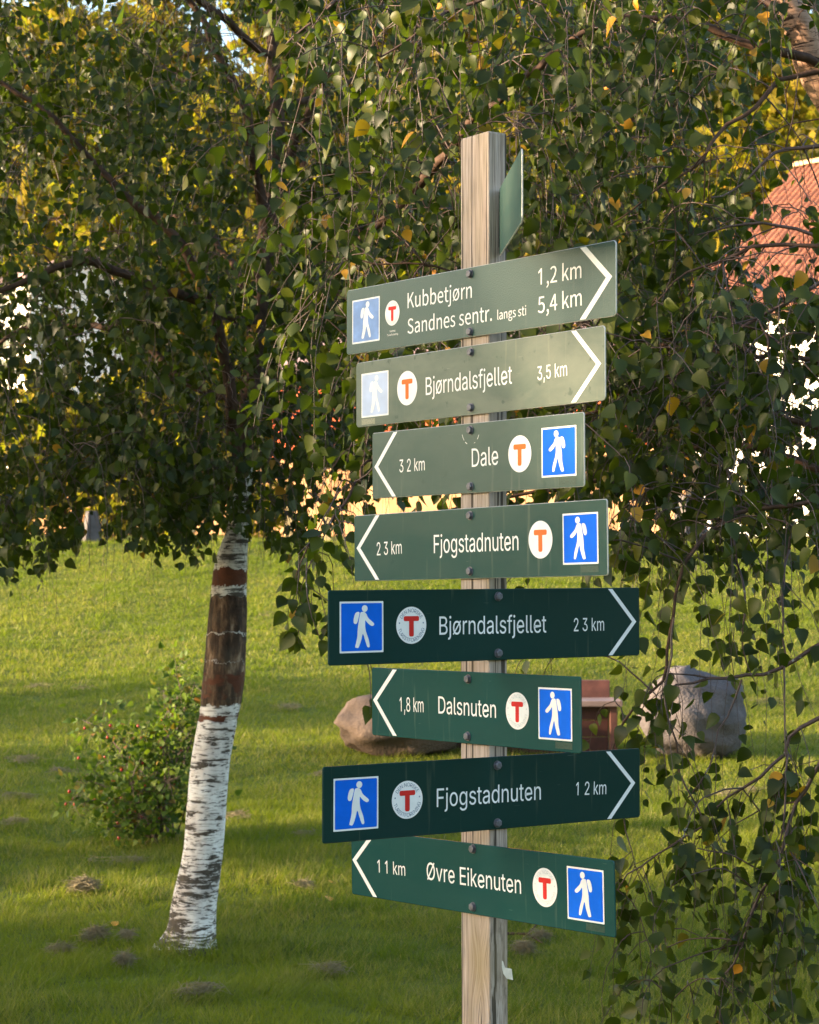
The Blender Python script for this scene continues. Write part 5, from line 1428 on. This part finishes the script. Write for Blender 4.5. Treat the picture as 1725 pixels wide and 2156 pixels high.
def boulder(name, px0, px1, py_top, py_base, mat, label, shape, seed, e=0.94):
    p = on_ground((px0 + px1) / 2, py_base)
    s = p.y / FPX
    wx, hz = (px1 - px0) * s / 2, (py_base - py_top) * s
    g = np.random.default_rng(seed)
    nu, nv = 40, 26
    th = np.linspace(0, math.pi, nv)
    ph = np.linspace(0, 2 * math.pi, nu, endpoint=False)
    TH, PH = np.meshgrid(th, ph, indexing='ij')
    d = np.stack([np.sin(TH) * np.cos(PH), np.sin(TH) * np.sin(PH), np.cos(TH)], -1)
    r = np.ones(TH.shape)
    for _ in range(26):
        k = unit(g.normal(size=3))
        off = g.uniform(.55, .95)
        r = np.minimum(r, np.where((d @ k) > .05, off / np.maximum(d @ k, .05), 9) * .02 + r * .98 - .02 * (d @ k > off))
    for fr, am in ((2.1, .07), (4.3, .05), (9.0, .034), (17, .016), (33, .007)):
        k = g.normal(size=(3, 3)) * fr
        r = r + am * np.sin(d @ k[0] + 1) * np.cos(d @ k[1]) + am * .5 * np.sin(d @ k[2] + 2)
    dd = np.sign(d) * np.abs(d) ** e
    v = dd * r[..., None]
    v = shape(v)
    lo, hi = v.reshape(-1, 3).min(0), v.reshape(-1, 3).max(0)
    v = (v - [(lo[0] + hi[0]) / 2, (lo[1] + hi[1]) / 2, lo[2]]) / ((hi - lo) / 2)
    v = v * np.array([wx, wx * .75, hz * 1.12 / 2])
    v[..., 2] -= hz * .12
    i = np.arange(nv - 1)[:, None] * nu
    j = np.arange(nu)[None]
    q = np.stack([i + j, i + nu + j, i + nu + (j + 1) % nu, i + (j + 1) % nu], -1).reshape(-1, 4)
    o = link(name, np_mesh(name, v.reshape(-1, 3), q, smooth=True), None, mat)
    o.location = (p.x, p.y + wx * .4, gz(p.x, p.y))
    return setp(o, label, 'boulder', 'boulders beside the bench')


def shape_left(v):
    v = v.copy()
    v[..., 0] = np.where(v[..., 0] < 0, -np.abs(v[..., 0]) ** .6 * 1.0, v[..., 0])
    t = np.clip((v[..., 0] + 1) / 2, 0, 1)
    v[..., 2] = np.where(v[..., 2] > -.6, v[..., 2] * (1.0 - .62 * t ** 1.3), v[..., 2])
    return v


def shape_right(v):
    v = v.copy()
    v[..., 2] = v[..., 2] * (1 - .45 * np.clip(-v[..., 0] - .3, 0, 1)) - .07 * np.exp(-((v[..., 0] - .35) / .3) ** 2) * (v[..., 2] > 0) + .05 * np.exp(-((v[..., 0] + .25) / .3) ** 2) * (v[..., 2] > 0)
    v[..., 0] *= 1 + .12 * (v[..., 2] > 0) * v[..., 2]
    return v


boulder('boulder', 700, 985, 1462, 1592, stone_material('brown_granite', (0.062, 0.046, 0.038), (0.165, 0.125, 0.104), (0.11, 0.078, 0.058)), 'long low brown boulder lying at the bench\'s near end', shape_left, 5, 1.0)
boulder('boulder', 1345, 1584, 1402, 1602, stone_material('grey_granite', (0.066, 0.060, 0.066), (0.145, 0.130, 0.136), (0.10, 0.08, 0.075)), 'upright rounded grey boulder behind the hanging twigs', shape_right, 9)

TIMBER = plain('red_brown_stained_timber', (0.11, 0.042, 0.034), 0.55, 0.3, 12, 0.4)
TIMBER_LIT = plain('lit_bench_top', (0.18, 0.125, 0.118), 0.45, 0.2, 6, 0.5)  # seat planks paler: the light on their top is in the colour


TIMBER_SHADED = plain('shaded_red_brown_timber', (0.050, 0.016, 0.012), 0.6, 0.3, 12, 0.3)  # front boards darker: the shade under the seat is in the colour


def build_bench():
    bp = on_ground(1125, 1592)
    base = Vector((bp.x, bp.y + .1, bp.z))
    s = base.y / FPX
    b = empty('bench', base, 'low red-brown timber bench between the two boulders', 'bench')
    x0, x1 = (935 - 1125) * s, (1312 - 1125) * s
    y0, y1 = 0.0, 0.42
    top = (1592 - 1478) * s
    mb = MB(); mb.box(x0, x1, y0 - .03, y0 + .19, top - .045, top); mb.build('seat_plank', TIMBER_LIT, b, bevel=.006)
    mb = MB(); mb.box(x0, x1, y0 + .205, y1, top - .045, top); mb.build('seat_plank', TIMBER_LIT, b, bevel=.006)
    mb = MB(); mb.box(x0, x1 - .05, y1 + .02, y1 + .06, top - .02, top + .13); mb.build('backrest_plank', TIMBER, b, bevel=.006)
    for k in (x0 + .03, x1 - .09):
        mb = MB(); mb.box(k, k + .055, y0 + .01, y1 - .01, -.05, top - .048); mb.build('side_panel', TIMBER, b, bevel=.005)
    for a, c in ((.0, .126), (.129, .250), (.253, top - .047)):
        mb = MB(); mb.box(x0 + .1, x1 - .1, y0 + .05, y0 + .085, a, c); mb.build('front_board', TIMBER_SHADED, b, bevel=.004)


build_bench()

# ------------------------------------------------------------------ the signpost
PC = Vector((0.16556, 4.45, 0.0))                      # near corner of the post
DU = {'L': Vector((0.58095, -0.81394, 0)), 'R': Vector((0.81394, 0.58095, 0))}      # reading direction of a board on each face
DN = {'L': Vector((-0.81394, -0.58095, 0)), 'R': Vector((0.58095, -0.81394, 0))}    # outward normal of each face



def post_wood():
    m, nt, b = mat_new('weathered_grey_timber')
    h = N(nt)
    o = h.obj()
    # knot: the grain runs round it
    sep = h.n('ShaderNodeSeparateXYZ')
    h.l(o, sep.inputs[0])
    kx = h.math('MULTIPLY', h.math('SUBTRACT', sep.outputs['X'], -0.030), 34.0)
    kz = h.math('MULTIPLY', h.math('SUBTRACT', sep.outputs['Z'], 0.79), 15.0)
    r2 = h.math('ADD', h.math('MULTIPLY', kx, kx), h.math('MULTIPLY', kz, kz))
    kn = h.math('EXPONENT', h.math('MULTIPLY', r2, -0.8))
    comb = h.n('ShaderNodeCombineXYZ')
    h.l(h.math('ADD', sep.outputs['X'], h.math('MULTIPLY', kn, h.math('MULTIPLY', h.math('SIGN', kx), 0.02))), comb.inputs[0])
    h.l(sep.outputs['Y'], comb.inputs[1])
    h.l(sep.outputs['Z'], comb.inputs[2])
    gv = comb.outputs[0]
    g1 = h.noise(h.scale(gv, (150, 150, 2.4)), 1.0, 4, 0.6, 0.6)
    g2 = h.noise(h.scale(gv, (420, 420, 9)), 1.0, 3, 0.6)
    big = h.noise(h.scale(o, (14, 14, 2.2)), 1.0, 3)
    c = h.ramp(g1, [(0.28, (0.23, 0.175, 0.142)), (0.5, (0.41, 0.33, 0.28)), (0.72, (0.53, 0.445, 0.39))])
    c = h.mix(h.ramp(g2, [(0.36, 0.75), (0.5, 0.0)]), c, (0.13, 0.10, 0.075))
    c = h.mix(h.ramp(big, [(0.45, 0.0), (0.7, 0.8)]), c, (0.25, 0.20, 0.13))
    crack = h.noise(h.scale(gv, (95, 95, 0.9)), 1.0, 2, 0.4)
    ck = h.ramp(crack, [(0.60, 0.0), (0.635, 0.9)])
    c = h.mix(ck, c, (0.035, 0.027, 0.02))
    c = h.mix(h.math('MULTIPLY', kn, 0.65), c, (0.25, 0.19, 0.09))
    geo = h.n('ShaderNodeNewGeometry')
    h.l(c, b.inputs['Base Color'])
    b.inputs['Roughness'].default_value = 0.8
    b.inputs['Specular IOR Level'].default_value = 0.2
    h.l(h.bump(h.math('SUBTRACT', h.mix(.5, g1, g2), ck), 0.45, 0.004), b.inputs['Normal'])
    return m


def sign_paint(name, base, haze_dirt, rough, peel, seed, spec=0.22):
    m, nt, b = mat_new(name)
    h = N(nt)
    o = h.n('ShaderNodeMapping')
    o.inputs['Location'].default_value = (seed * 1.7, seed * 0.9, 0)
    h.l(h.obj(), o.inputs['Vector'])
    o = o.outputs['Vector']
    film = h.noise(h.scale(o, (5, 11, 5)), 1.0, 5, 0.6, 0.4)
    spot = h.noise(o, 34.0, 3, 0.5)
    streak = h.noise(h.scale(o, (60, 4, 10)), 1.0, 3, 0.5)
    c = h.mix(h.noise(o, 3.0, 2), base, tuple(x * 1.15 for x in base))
    f = h.ramp(film, [(0.3, haze_dirt * 0.45), (0.55, haze_dirt), (0.75, min(1, haze_dirt * 1.35))])
    c = h.mix(f, c, (0.20, 0.215, 0.165))  # pale film: some dirt, plus glare haze put into the colour
    c = h.mix(h.ramp(spot, [(0.66, 0.0), (0.72, min(1.0, 0.15 + haze_dirt))]), c, tuple(x * 0.75 for x in base))
    c = h.mix(h.ramp(streak, [(0.62, 0.0), (0.8, 0.2 + haze_dirt * .3)]), c, (0.30, 0.30, 0.22))
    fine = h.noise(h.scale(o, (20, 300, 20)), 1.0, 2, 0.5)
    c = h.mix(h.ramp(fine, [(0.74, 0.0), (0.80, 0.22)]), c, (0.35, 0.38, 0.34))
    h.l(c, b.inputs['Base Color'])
    h.l(h.ramp(film, [(0.3, rough), (0.7, rough + 0.12 * haze_dirt)]), b.inputs['Roughness'])
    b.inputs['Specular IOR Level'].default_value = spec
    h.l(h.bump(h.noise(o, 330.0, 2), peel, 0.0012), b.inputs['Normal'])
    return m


def film_mat(name, col, rough=0.5, wear=0.08):
    return plain(name, col, 0.6, wear, 25.0, 0.12)


WHITE = film_mat('white_reflective_film', (0.80, 0.79, 0.77))
WHITE_COOL = film_mat('cool_white_film', (0.80, 0.80, 0.82))  # slightly cooler white for boards on the narrow face
BLUE = film_mat('blue_reflective_film', (0.002, 0.125, 0.72), 0.38)
BLUE_GLARE = film_mat('glare_paled_blue_film', (0.20, 0.31, 0.57), 0.36, 0.2)  # top board's blue, paled to hold the glare on it
BLUE_PALE = film_mat('pale_blue_film', (0.46, 0.54, 0.72), 0.4)  # paler blue for the board below the top one
RED = film_mat('red_film', (0.60, 0.030, 0.025))
ORANGE = film_mat('orange_faded_film', (0.70, 0.16, 0.035))
RING = film_mat('slate_blue_print', (0.18, 0.23, 0.33))
RING_FAINT = film_mat('faint_grey_print', (0.55, 0.57, 0.58))
STEEL = plain('dull_galvanised_steel', (0.13, 0.13, 0.155), 0.5, 0.3, 120, 0.4, 0.5)
EDGE = plain('bare_aluminium_edge', (0.42, 0.42, 0.40), 0.4, 0.2, 60, 0.5, 0.3)
BLACK = plain('black_bracket_paint', (0.012, 0.012, 0.012), 0.5, 0.2, 30)


def poly_area(p):
    return sum(p[i][0] * p[(i + 1) % len(p)][1] - p[(i + 1) % len(p)][0] * p[i][1] for i in range(len(p))) / 2


def inside(pt, p):
    c = False
    for i in range(len(p)):
        (x1, y1), (x2, y2) = p[i], p[i - 1]
        if (y1 > pt[1]) != (y2 > pt[1]) and pt[0] < (x2 - x1) * (pt[1] - y1) / (y2 - y1) + x1:
            c = not c
    return c


def bodies(contours):
    """Outlines with their holes; outlines that cross one another stay separate."""
    holes = {}
    for i, a in enumerate(contours):
        for j, b in enumerate(contours):
            if i != j and abs(poly_area(b)) > abs(poly_area(a)) and all(inside(p, b) for p in a) and poly_area(a) * poly_area(b) < 0:
                holes[i] = j
                break
    return [[c] + [contours[k] for k, j in holes.items() if j == i] for i, c in enumerate(contours) if i not in holes]


def fill(mb, loops, z, mi=0):
    """Flat filled outline (first loop) with holes, facing +z."""
    loops = [[Vector((p[0], p[1], z)) for p in l_] for l_ in loops]
    flat = [p for l_ in loops for p in l_]
    tris = tessellate_polygon(loops)
    out = []
    for t in tris:
        a, b, c = (flat[i] for i in t)
        cr = (b.x - a.x) * (c.y - a.y) - (b.y - a.y) * (c.x - a.x)
        if abs(cr) > 1e-12:
            out.append(t if cr > 0 else t[::-1])
    mb.add(flat, out, mi)


ONE = [(205, 0), (205, 512), (150, 512), (30, 415), (30, 350), (140, 425), (140, 0)]
CAP = {f: max(p[1] for c in GLYPHS[f][k][1] for p in c) for f, k in (('A', 'E'), ('S', 'K'))}


def glyph(font, ch):
    if ch == '1':
        k = CAP[font] / 512
        return (390 * k, [[(x * k, y * k) for x, y in ONE]])
    g = GLYPHS[font]
    return g.get(ch) or GLYPHS['A'][ch]


def text_extent(font, s):
    x, lo, hi = 0, 1e9, -1e9
    for ch in s:
        adv, cs = glyph(font, ch)
        for c in cs:
            lo = min(lo, x + min(p[0] for p in c))
            hi = max(hi, x + max(p[0] for p in c))
        x += adv
    return lo, hi


def write(mb, font, s, a, b, cap, z, mi=0):
    """Lettering whose ink runs from a to b along its baseline, with capitals cap high."""
    lo, hi = text_extent(font, s)
    L = math.hypot(b[0] - a[0], b[1] - a[1])
    ux, uy = (b[0] - a[0]) / L, (b[1] - a[1]) / L
    sx, sy = L / (hi - lo), cap / CAP[font]
    x, lay = 0, 0
    for ch in s:
        adv, cs = glyph(font, ch)
        for body in bodies(cs):
            lay += 1
            loops = []
            for c in body:
                pts = []
                for p in c:
                    X, Y = (x + p[0] - lo) * sx, p[1] * sy
                    pts.append((a[0] + X * ux - Y * uy, a[1] + X * uy + Y * ux))
                loops.append(pts)
            fill(mb, loops, z + 0.00005 * (lay % 2), mi)
        x += adv


def rounded(w, h, r, k=5):
    pts = []
    for cx, cy, a0 in ((w / 2 - r, h / 2 - r, 0), (-w / 2 + r, h / 2 - r, 90), (-w / 2 + r, -h / 2 + r, 180), (w / 2 - r, -h / 2 + r, 270)):
        for i in range(k + 1):
            t = R_(a0 + 90 * i / k)
            pts.append((cx + r * math.cos(t), cy + r * math.sin(t)))
    return pts


def circle(cx, cy, r, n=48):
    return [(cx + r * math.cos(2 * math.pi * i / n), cy + r * math.sin(2 * math.pi * i / n)) for i in range(n)]


def smooth_loop(pts, n=4):
    """Closed Catmull-Rom outline."""
    out = []
    k = len(pts)
    for i in range(k):
        p0, p1, p2, p3 = (np.array(pts[(i + d) % k], float) for d in (-1, 0, 1, 2))
        for t in np.linspace(0, 1, n, endpoint=False):
            q = 0.5 * (2 * p1 + (p2 - p0) * t + (2 * p0 - 5 * p1 + 4 * p2 - p3) * t * t + (3 * p1 - p0 - 3 * p2 + p3) * t ** 3)
            out.append(tuple(q))
    return out


# the walking figure with its pack, in a unit square seen facing right (x right, y down)
HIKER_BODY = [(.465, .235), (.505, .205), (.565, .21), (.605, .245), (.650, .325), (.772, .425), (.775, .468), (.725, .482), (.64, .43), (.585, .372), (.578, .43), (.580, .51), (.600, .60), (.655, .74), (.68, .86), (.668, .895), (.625, .885), (.575, .76), (.525, .635),
              (.485, .76), (.425, .895), (.375, .90), (.350, .875), (.395, .70), (.405, .55), (.425, .42)]
HIKER_PACK = [(.37, .215), (.43, .205), (.448, .235), (.425, .33), (.395, .415), (.36, .44), (.32, .42), (.312, .36), (.335, .27)]


def hiker(face_left, bx, by, w, h, z, border):
    mb = MB()
    fill(mb, [rounded(w, h, 0.0008, 1)], z, 0)
    fill(mb, [rounded(w - 2 * border, h - 2 * border, 0.002, 2)], z + 0.0003, 1)

    def M(p):
        x = (p[0] - .5) * (-1 if face_left else 1)
        return (x * w, (.5 - p[1]) * h)
    for loop, dz in ((smooth_loop(HIKER_BODY), 0), (smooth_loop(HIKER_PACK), 0), (circle(.568, .14, .066, 24), 0)):
        fill(mb, [[M(p) for p in loop]], z + 0.0006 + dz, 2)
    mb.v = [(x + bx, y + by, zz) for x, y, zz in mb.v]
    return mb


def emblem(cx, cy, r, z, ring, old):
    mb = MB()
    fill(mb, [circle(cx, cy, r)], z, 0)
    s = r * (1.0 if not old else 1.06)
    bar = rounded(1.02 * s, .27 * s, .09 * s, 4)
    stem = rounded(.31 * s, 1.06 * s, .10 * s, 4)
    fill(mb, [[(x + cx, y + cy + .36 * s) for x, y in bar]], z + .0003, 1)
    fill(mb, [[(x + cx, y + cy - .08 * s) for x, y in stem]], z + .0004, 1)
    if ring:
        def arc(s_, a0, a1, rad, top):
            lo, hi = text_extent('A', s_)
            x = 0
            for ch in s_:
                adv, cs = glyph('A', ch)
                mid = x + adv / 2
                t = (mid - lo) / (hi - lo)
                an = R_(a0 + (a1 - a0) * t)
                k = .20 * r / CAP['A']
                for body in bodies(cs):
                    loops = []
                    for c in body:
                        pts = []
                        for p in c:
                            X = (p[0] - adv / 2) * k
                            Y = (p[1] - CAP['A'] / 2) * k
                            if top:
                                pts.append((cx + (rad + Y) * math.cos(an) + X * math.sin(an), cy + (rad + Y) * math.sin(an) - X * math.cos(an)))
                            else:
                                pts.append((cx + (rad - Y) * math.cos(an) - X * math.sin(an), cy + (rad - Y) * math.sin(an) + X * math.cos(an)))
                        loops.append(pts)
                    fill(mb, loops, z + .0003, 2)
                x += adv
        arc('DEN NORSKE', 150, 30, .80 * r, True)
        arc('TURISTFORENING', 192, 348, .80 * r, False)
        for an in (171, 9):
            fill(mb, [circle(cx + .80 * r * math.cos(R_(an)), cy + .80 * r * math.sin(R_(an)), .045 * r, 8)], z + .0003, 2)
    return mb


def chevron(pts, w):
    """Arrow of two strokes, cut off by the board's edges."""
    a, b, c = (np.array(p, float) for p in pts)
    loops = []

    def normal(p, q):
        d = (q - p) / np.linalg.norm(q - p)
        return np.array([-d[1], d[0]])
    n1, n2 = normal(a, b), normal(b, c)
    m = (n1 + n2) / np.linalg.norm(n1 + n2)
    m = m / (m @ n1)

    def cut(p, n, q, s):
        # offset end of a stroke moved along it to a flat (horizontal) cut
        d = (q - p) / np.linalg.norm(q - p)
        e = p + n * s
        return e + d * ((p[1] - e[1]) / d[1])
    h = w / 2
    return [tuple(cut(a, n1, b, h)), tuple(b + m * h), tuple(cut(c, n2, b, h)), tuple(cut(c, n2, b, -h)), tuple(b - m * h), tuple(cut(a, n1, b, -h))]


def bolt_mesh(x, y, z):
    mb = MB()
    n = 6
    t0 = rng.random()

    def ring(r, zz, k=6, tw=0.0):
        return [(x + r * math.cos(t0 + tw + 2 * math.pi * i / k), y + r * math.sin(t0 + tw + 2 * math.pi * i / k), zz) for i in range(k)]
    # washer
    k = 20
    lo, hi = ring(.0098, z, k), ring(.0098, z + .0014, k)
    mb.add(lo + hi, [[i, (i + 1) % k, k + (i + 1) % k, k + i] for i in range(k)] + [list(range(k, 2 * k))])
    a, b_, c = ring(.0082, z + .0014), ring(.0082, z + .0062), ring(.0064, z + .0072)
    mb.add(a + b_ + c, [[i, (i + 1) % 6, 6 + (i + 1) % 6, 6 + i] for i in range(6)] + [[6 + i, 6 + (i + 1) % 6, 12 + (i + 1) % 6, 12 + i] for i in range(6)] + [list(range(12, 18))])
    return mb


def board_mesh(w, h, r, th, e=0.0012):
    """Plate with rounded corners, front at z = 0, slightly eased edge of bare metal."""
    mb = MB()
    o1 = rounded(w, h, r)
    o2 = rounded(w - 2 * e, h - 2 * e, r - e)
    k = len(o1)
    mb.add([(*p, 0) for p in o2] + [(*p, -e) for p in o1] + [(*p, -th) for p in o1],
           [list(range(k))] + [list(range(3 * k - 1, 2 * k - 1, -1))], 0)
    mb.m[-1] = 0
    for i in range(k):
        j = (i + 1) % k
        mb.f.append([i, k + i, k + j, j]); mb.m.append(1)
        mb.f.append([k + i, 2 * k + i, 2 * k + j, k + j]); mb.m.append(1)
    return mb


def build_signpost():
    base = Vector((PC.x, PC.y, gz(PC.x, PC.y)))
    sp = empty('signpost', base, 'grey timber post carrying nine green hiking direction signs', 'signpost')
    # post: 98 x 48 mm, local x along the broad face, y along the narrow one
    M = Matrix((( DU['L'].x, DU['R'].x, 0, 0), (DU['L'].y, DU['R'].y, 0, 0), (0, 0, 1, 0), (0, 0, 0, 1)))
    mb = MB()
    nz = 30
    zt = 2.533 - base.z
    sec = [(-.098, 0), (-.0975, 0), (-.0005, 0), (0, .0005), (0, .0475), (-.0005, .048), (-.0975, .048), (-.098, .0475)]
    sec = [(-.0965, 0), (-.0015, 0), (0, .0015), (0, .0465), (-.0015, .048), (-.0965, .048), (-.098, .0465), (-.098, .0015)]
    zs = np.concatenate([np.linspace(-.4, zt - .004, nz), [zt]])
    V = []
    for i, z in enumerate(zs):
        k = 0.97 if i == nz else 1.0
        wob = .0006 * math.sin(z * 3.1)
        V += [((x + .049) * k - .049 + wob, (y - .024) * k + .024, z + (0.002 * math.sin(70 * x) if i == nz else 0)) for x, y in sec]
    F = [list(range(7, -1, -1)), list(range(8 * nz, 8 * nz + 8))]
    for i in range(nz):
        F += [[8 * i + j, 8 * i + (j + 1) % 8, 8 * i + 8 + (j + 1) % 8, 8 * i + 8 + j] for j in range(8)]
    mb.add(V, F)
    post = mb.build('post', post_wood(), sp)
    post.matrix_basis = M
    G = (0.004, 0.048, 0.047)
    paints = [sign_paint('green_sign_paint_pebbled', (0.006, 0.048, 0.043), .04, .40, .5, 1, .40), sign_paint('green_sign_paint_algae_glare', (0.012, 0.05, 0.038), .50, .42, .12, 2, .30), sign_paint('green_sign_paint_dust_glare', (0.006, 0.048, 0.045), .18, .34, .12, 3, .28),  # upper boards: film amount includes painted glare haze
              sign_paint('green_sign_paint_weathered_glare', (0.005, 0.048, 0.047), .09, .22, .1, 4), sign_paint('shaded_green_sign_paint', (0.003, 0.028, 0.026), .02, .30, .08, 5), sign_paint('green_sign_paint_clean', G, .03, .20, .06, 6),
              sign_paint('shaded_green_sign_paint_clean', (0.003, 0.028, 0.026), .02, .30, .08, 7), sign_paint('green_sign_paint_lowest', G, .04, .20, .06, 8)]  # narrow-face boards: same green with their shade painted in
    names = ['sign reading Kubbetjørn and Sandnes sentr.', 'dull olive sign reading Bjørndalsfjellet 3,5 km', 'sign reading Dale', 'sign reading Fjogstadnuten with white T disc', 'dark sign reading Bjørndalsfjellet', 'sign reading Dalsnuten', 'dark sign reading Fjogstadnuten', 'lowest sign reading Øvre Eikenuten']
    for k, S in enumerate(SIGNS):
        sd = S['side']
        u, n = DU[sd], DN[sd]
        pos = PC + u * S['c'][0] + n * 0.0065
        pos.z = S['c'][1]
        ca, sa = math.cos(S['a']), math.sin(S['a'])
        X = u * ca + UP * sa
        Y = -u * sa + UP * ca
        Mx = Matrix(((X.x, Y.x, n.x, pos.x - base.x), (X.y, Y.y, n.y, pos.y - base.y), (X.z, Y.z, n.z, pos.z - base.z), (0, 0, 0, 1)))
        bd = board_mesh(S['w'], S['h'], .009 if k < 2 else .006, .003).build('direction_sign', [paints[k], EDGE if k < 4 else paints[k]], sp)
        bd.matrix_basis = Mx
        bd['label'] = names[k]
        old = k < 4
        white = WHITE if sd == 'L' else WHITE_COOL
        fl = S['side'] == 'L' and k >= 2
        blue = (BLUE_GLARE, BLUE_PALE)[k] if k < 2 else BLUE
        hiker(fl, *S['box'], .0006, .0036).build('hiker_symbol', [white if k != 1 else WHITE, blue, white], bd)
        em = emblem(S['em'][0], S['em'][1], S['em'][2], .0006, (k >= 4) or k == 0, old)
        em.build('emblem', [white, ORANGE if k in (1, 2, 3) else RED, RING if sd == 'R' else RING_FAINT], bd)
        for s, a, b_, cap in S['txt']:
            mb = MB()
            if cap < .0285 and 'km' in s:
                cap = .0280
            if s == 'langs sti':
                cap = .0195
            write(mb, 'S' if k == 0 else 'A', s, a, b_, cap, .0006)
            mb.build('lettering', white, bd)
        if k == 0:
            for j, s in enumerate(('Sandnes', 'Turistforening')):
                mb = MB()
                w_ = .022 if j == 0 else .042
                cx_ = S['em'][0] + .001
                write(mb, 'A', s, (cx_ - w_ / 2, -.037 - .008 * j), (cx_ + w_ / 2, -.037 - .008 * j), .0042, .0006)
                mb.build('lettering', white, bd)
        mb = MB()
        ch = S['chev']
        tip = ch[1]
        yl = S['h'] / 2 - .0025
        fill(mb, [chevron([(ch[0][0], min(ch[0][1], yl)), tip, (ch[2][0], max(ch[2][1], -yl))], .0125 if k == 0 else (.0105 if sd == 'L' else .0088))], .0006)
        mb.build('arrow', white, bd)
        if k == 2:
            mb = MB()
            bx0, by0 = S['bolts'][0]
            for a0, a1, w_ in ((195, 222, .0012), (232, 246, .0018), (318, 338, .0013), (292, 300, .0010)):
                arc_ = [R_(a0 + (a1 - a0) * i / 6) for i in range(7)]
                fill(mb, [[(bx0 + .030 * math.cos(t), by0 + .030 * math.sin(t)) for t in arc_] + [(bx0 + (.030 + w_) * math.cos(t), by0 + (.030 + w_) * math.sin(t)) for t in arc_[::-1]]], .0005)
            mb.build('scuff_mark', WHITE, bd)
        for x, y in S['bolts']:
            bolt_mesh(x, y, .0002).build('bolt', STEEL, bd)
        if k in (1, 2, 3, 5, 7):
            mb = MB()
            bx, by, bw, bh = S['box']
            yy = by - bh / 2 - .0095
            fill(mb, [[(bx + (-.5 if k == 1 else .0) * bw + x * .5 * bw, yy + y * .013) for x, y in ((0, -.5), (1, -.5), (1, .5), (0, .5))]], .0005)
            mb.build('maker_sticker', plain('worn_sticker', (.20, .21, .15) if k == 1 else (.014, .05, .04), .4, .4, 300), bd)
    # the ninth board, seen almost edge-on above the others
    a = Vector((.1885, 4.463, 0))
    d = Vector((.024, -.435, 0)).normalized()
    L9 = .437
    n9 = Vector((d.y, -d.x, 0))
    if n9.x > 0:
        n9 = -n9
    zc = 2.3425
    X, Y = d, UP
    n9 = X.cross(Y)
    c = a + d * (L9 / 2 - .004)
    Mx = Matrix(((X.x, Y.x, n9.x, c.x - base.x), (X.y, Y.y, n9.y, c.y - base.y), (0, 1, n9.z, zc - base.z), (0, 0, 0, 1)))
    bd = board_mesh(L9, .142, .012, .003).build('direction_sign', [sign_paint('green_paint_of_edge_on_sign', G, .22, .45, .1, 9, .05), EDGE], sp)
    bd.matrix_basis = Mx
    bd['label'] = 'sign turned almost edge-on near the top of the post'
    mb = MB()
    mb.box(-L9 / 2 - .003, -L9 / 2 + .002, -.052, .058, .0004, .006)
    mb.build('bracket', BLACK, bd)
    # torn paper left on the shaded face
    mb = MB()
    P = [(.031, .803, .001), (.0335, .801, .002), (.037, .788, .004), (.049, .785, .011), (.051, .762, .013), (.040, .765, .006), (.034, .775, .002), (.031, .79, .001)]
    mb.add([(DU['R'] * u + DN['R'] * (o + .0008) + UP * (z - base.z)) for u, z, o in P], [list(range(8))])
    pp = mb.build('paper_scrap', plain('torn_white_paper', (.66, .62, .55), .7, .15, 60), sp)
    pp['label'] = 'torn scrap of white paper'


build_signpost()
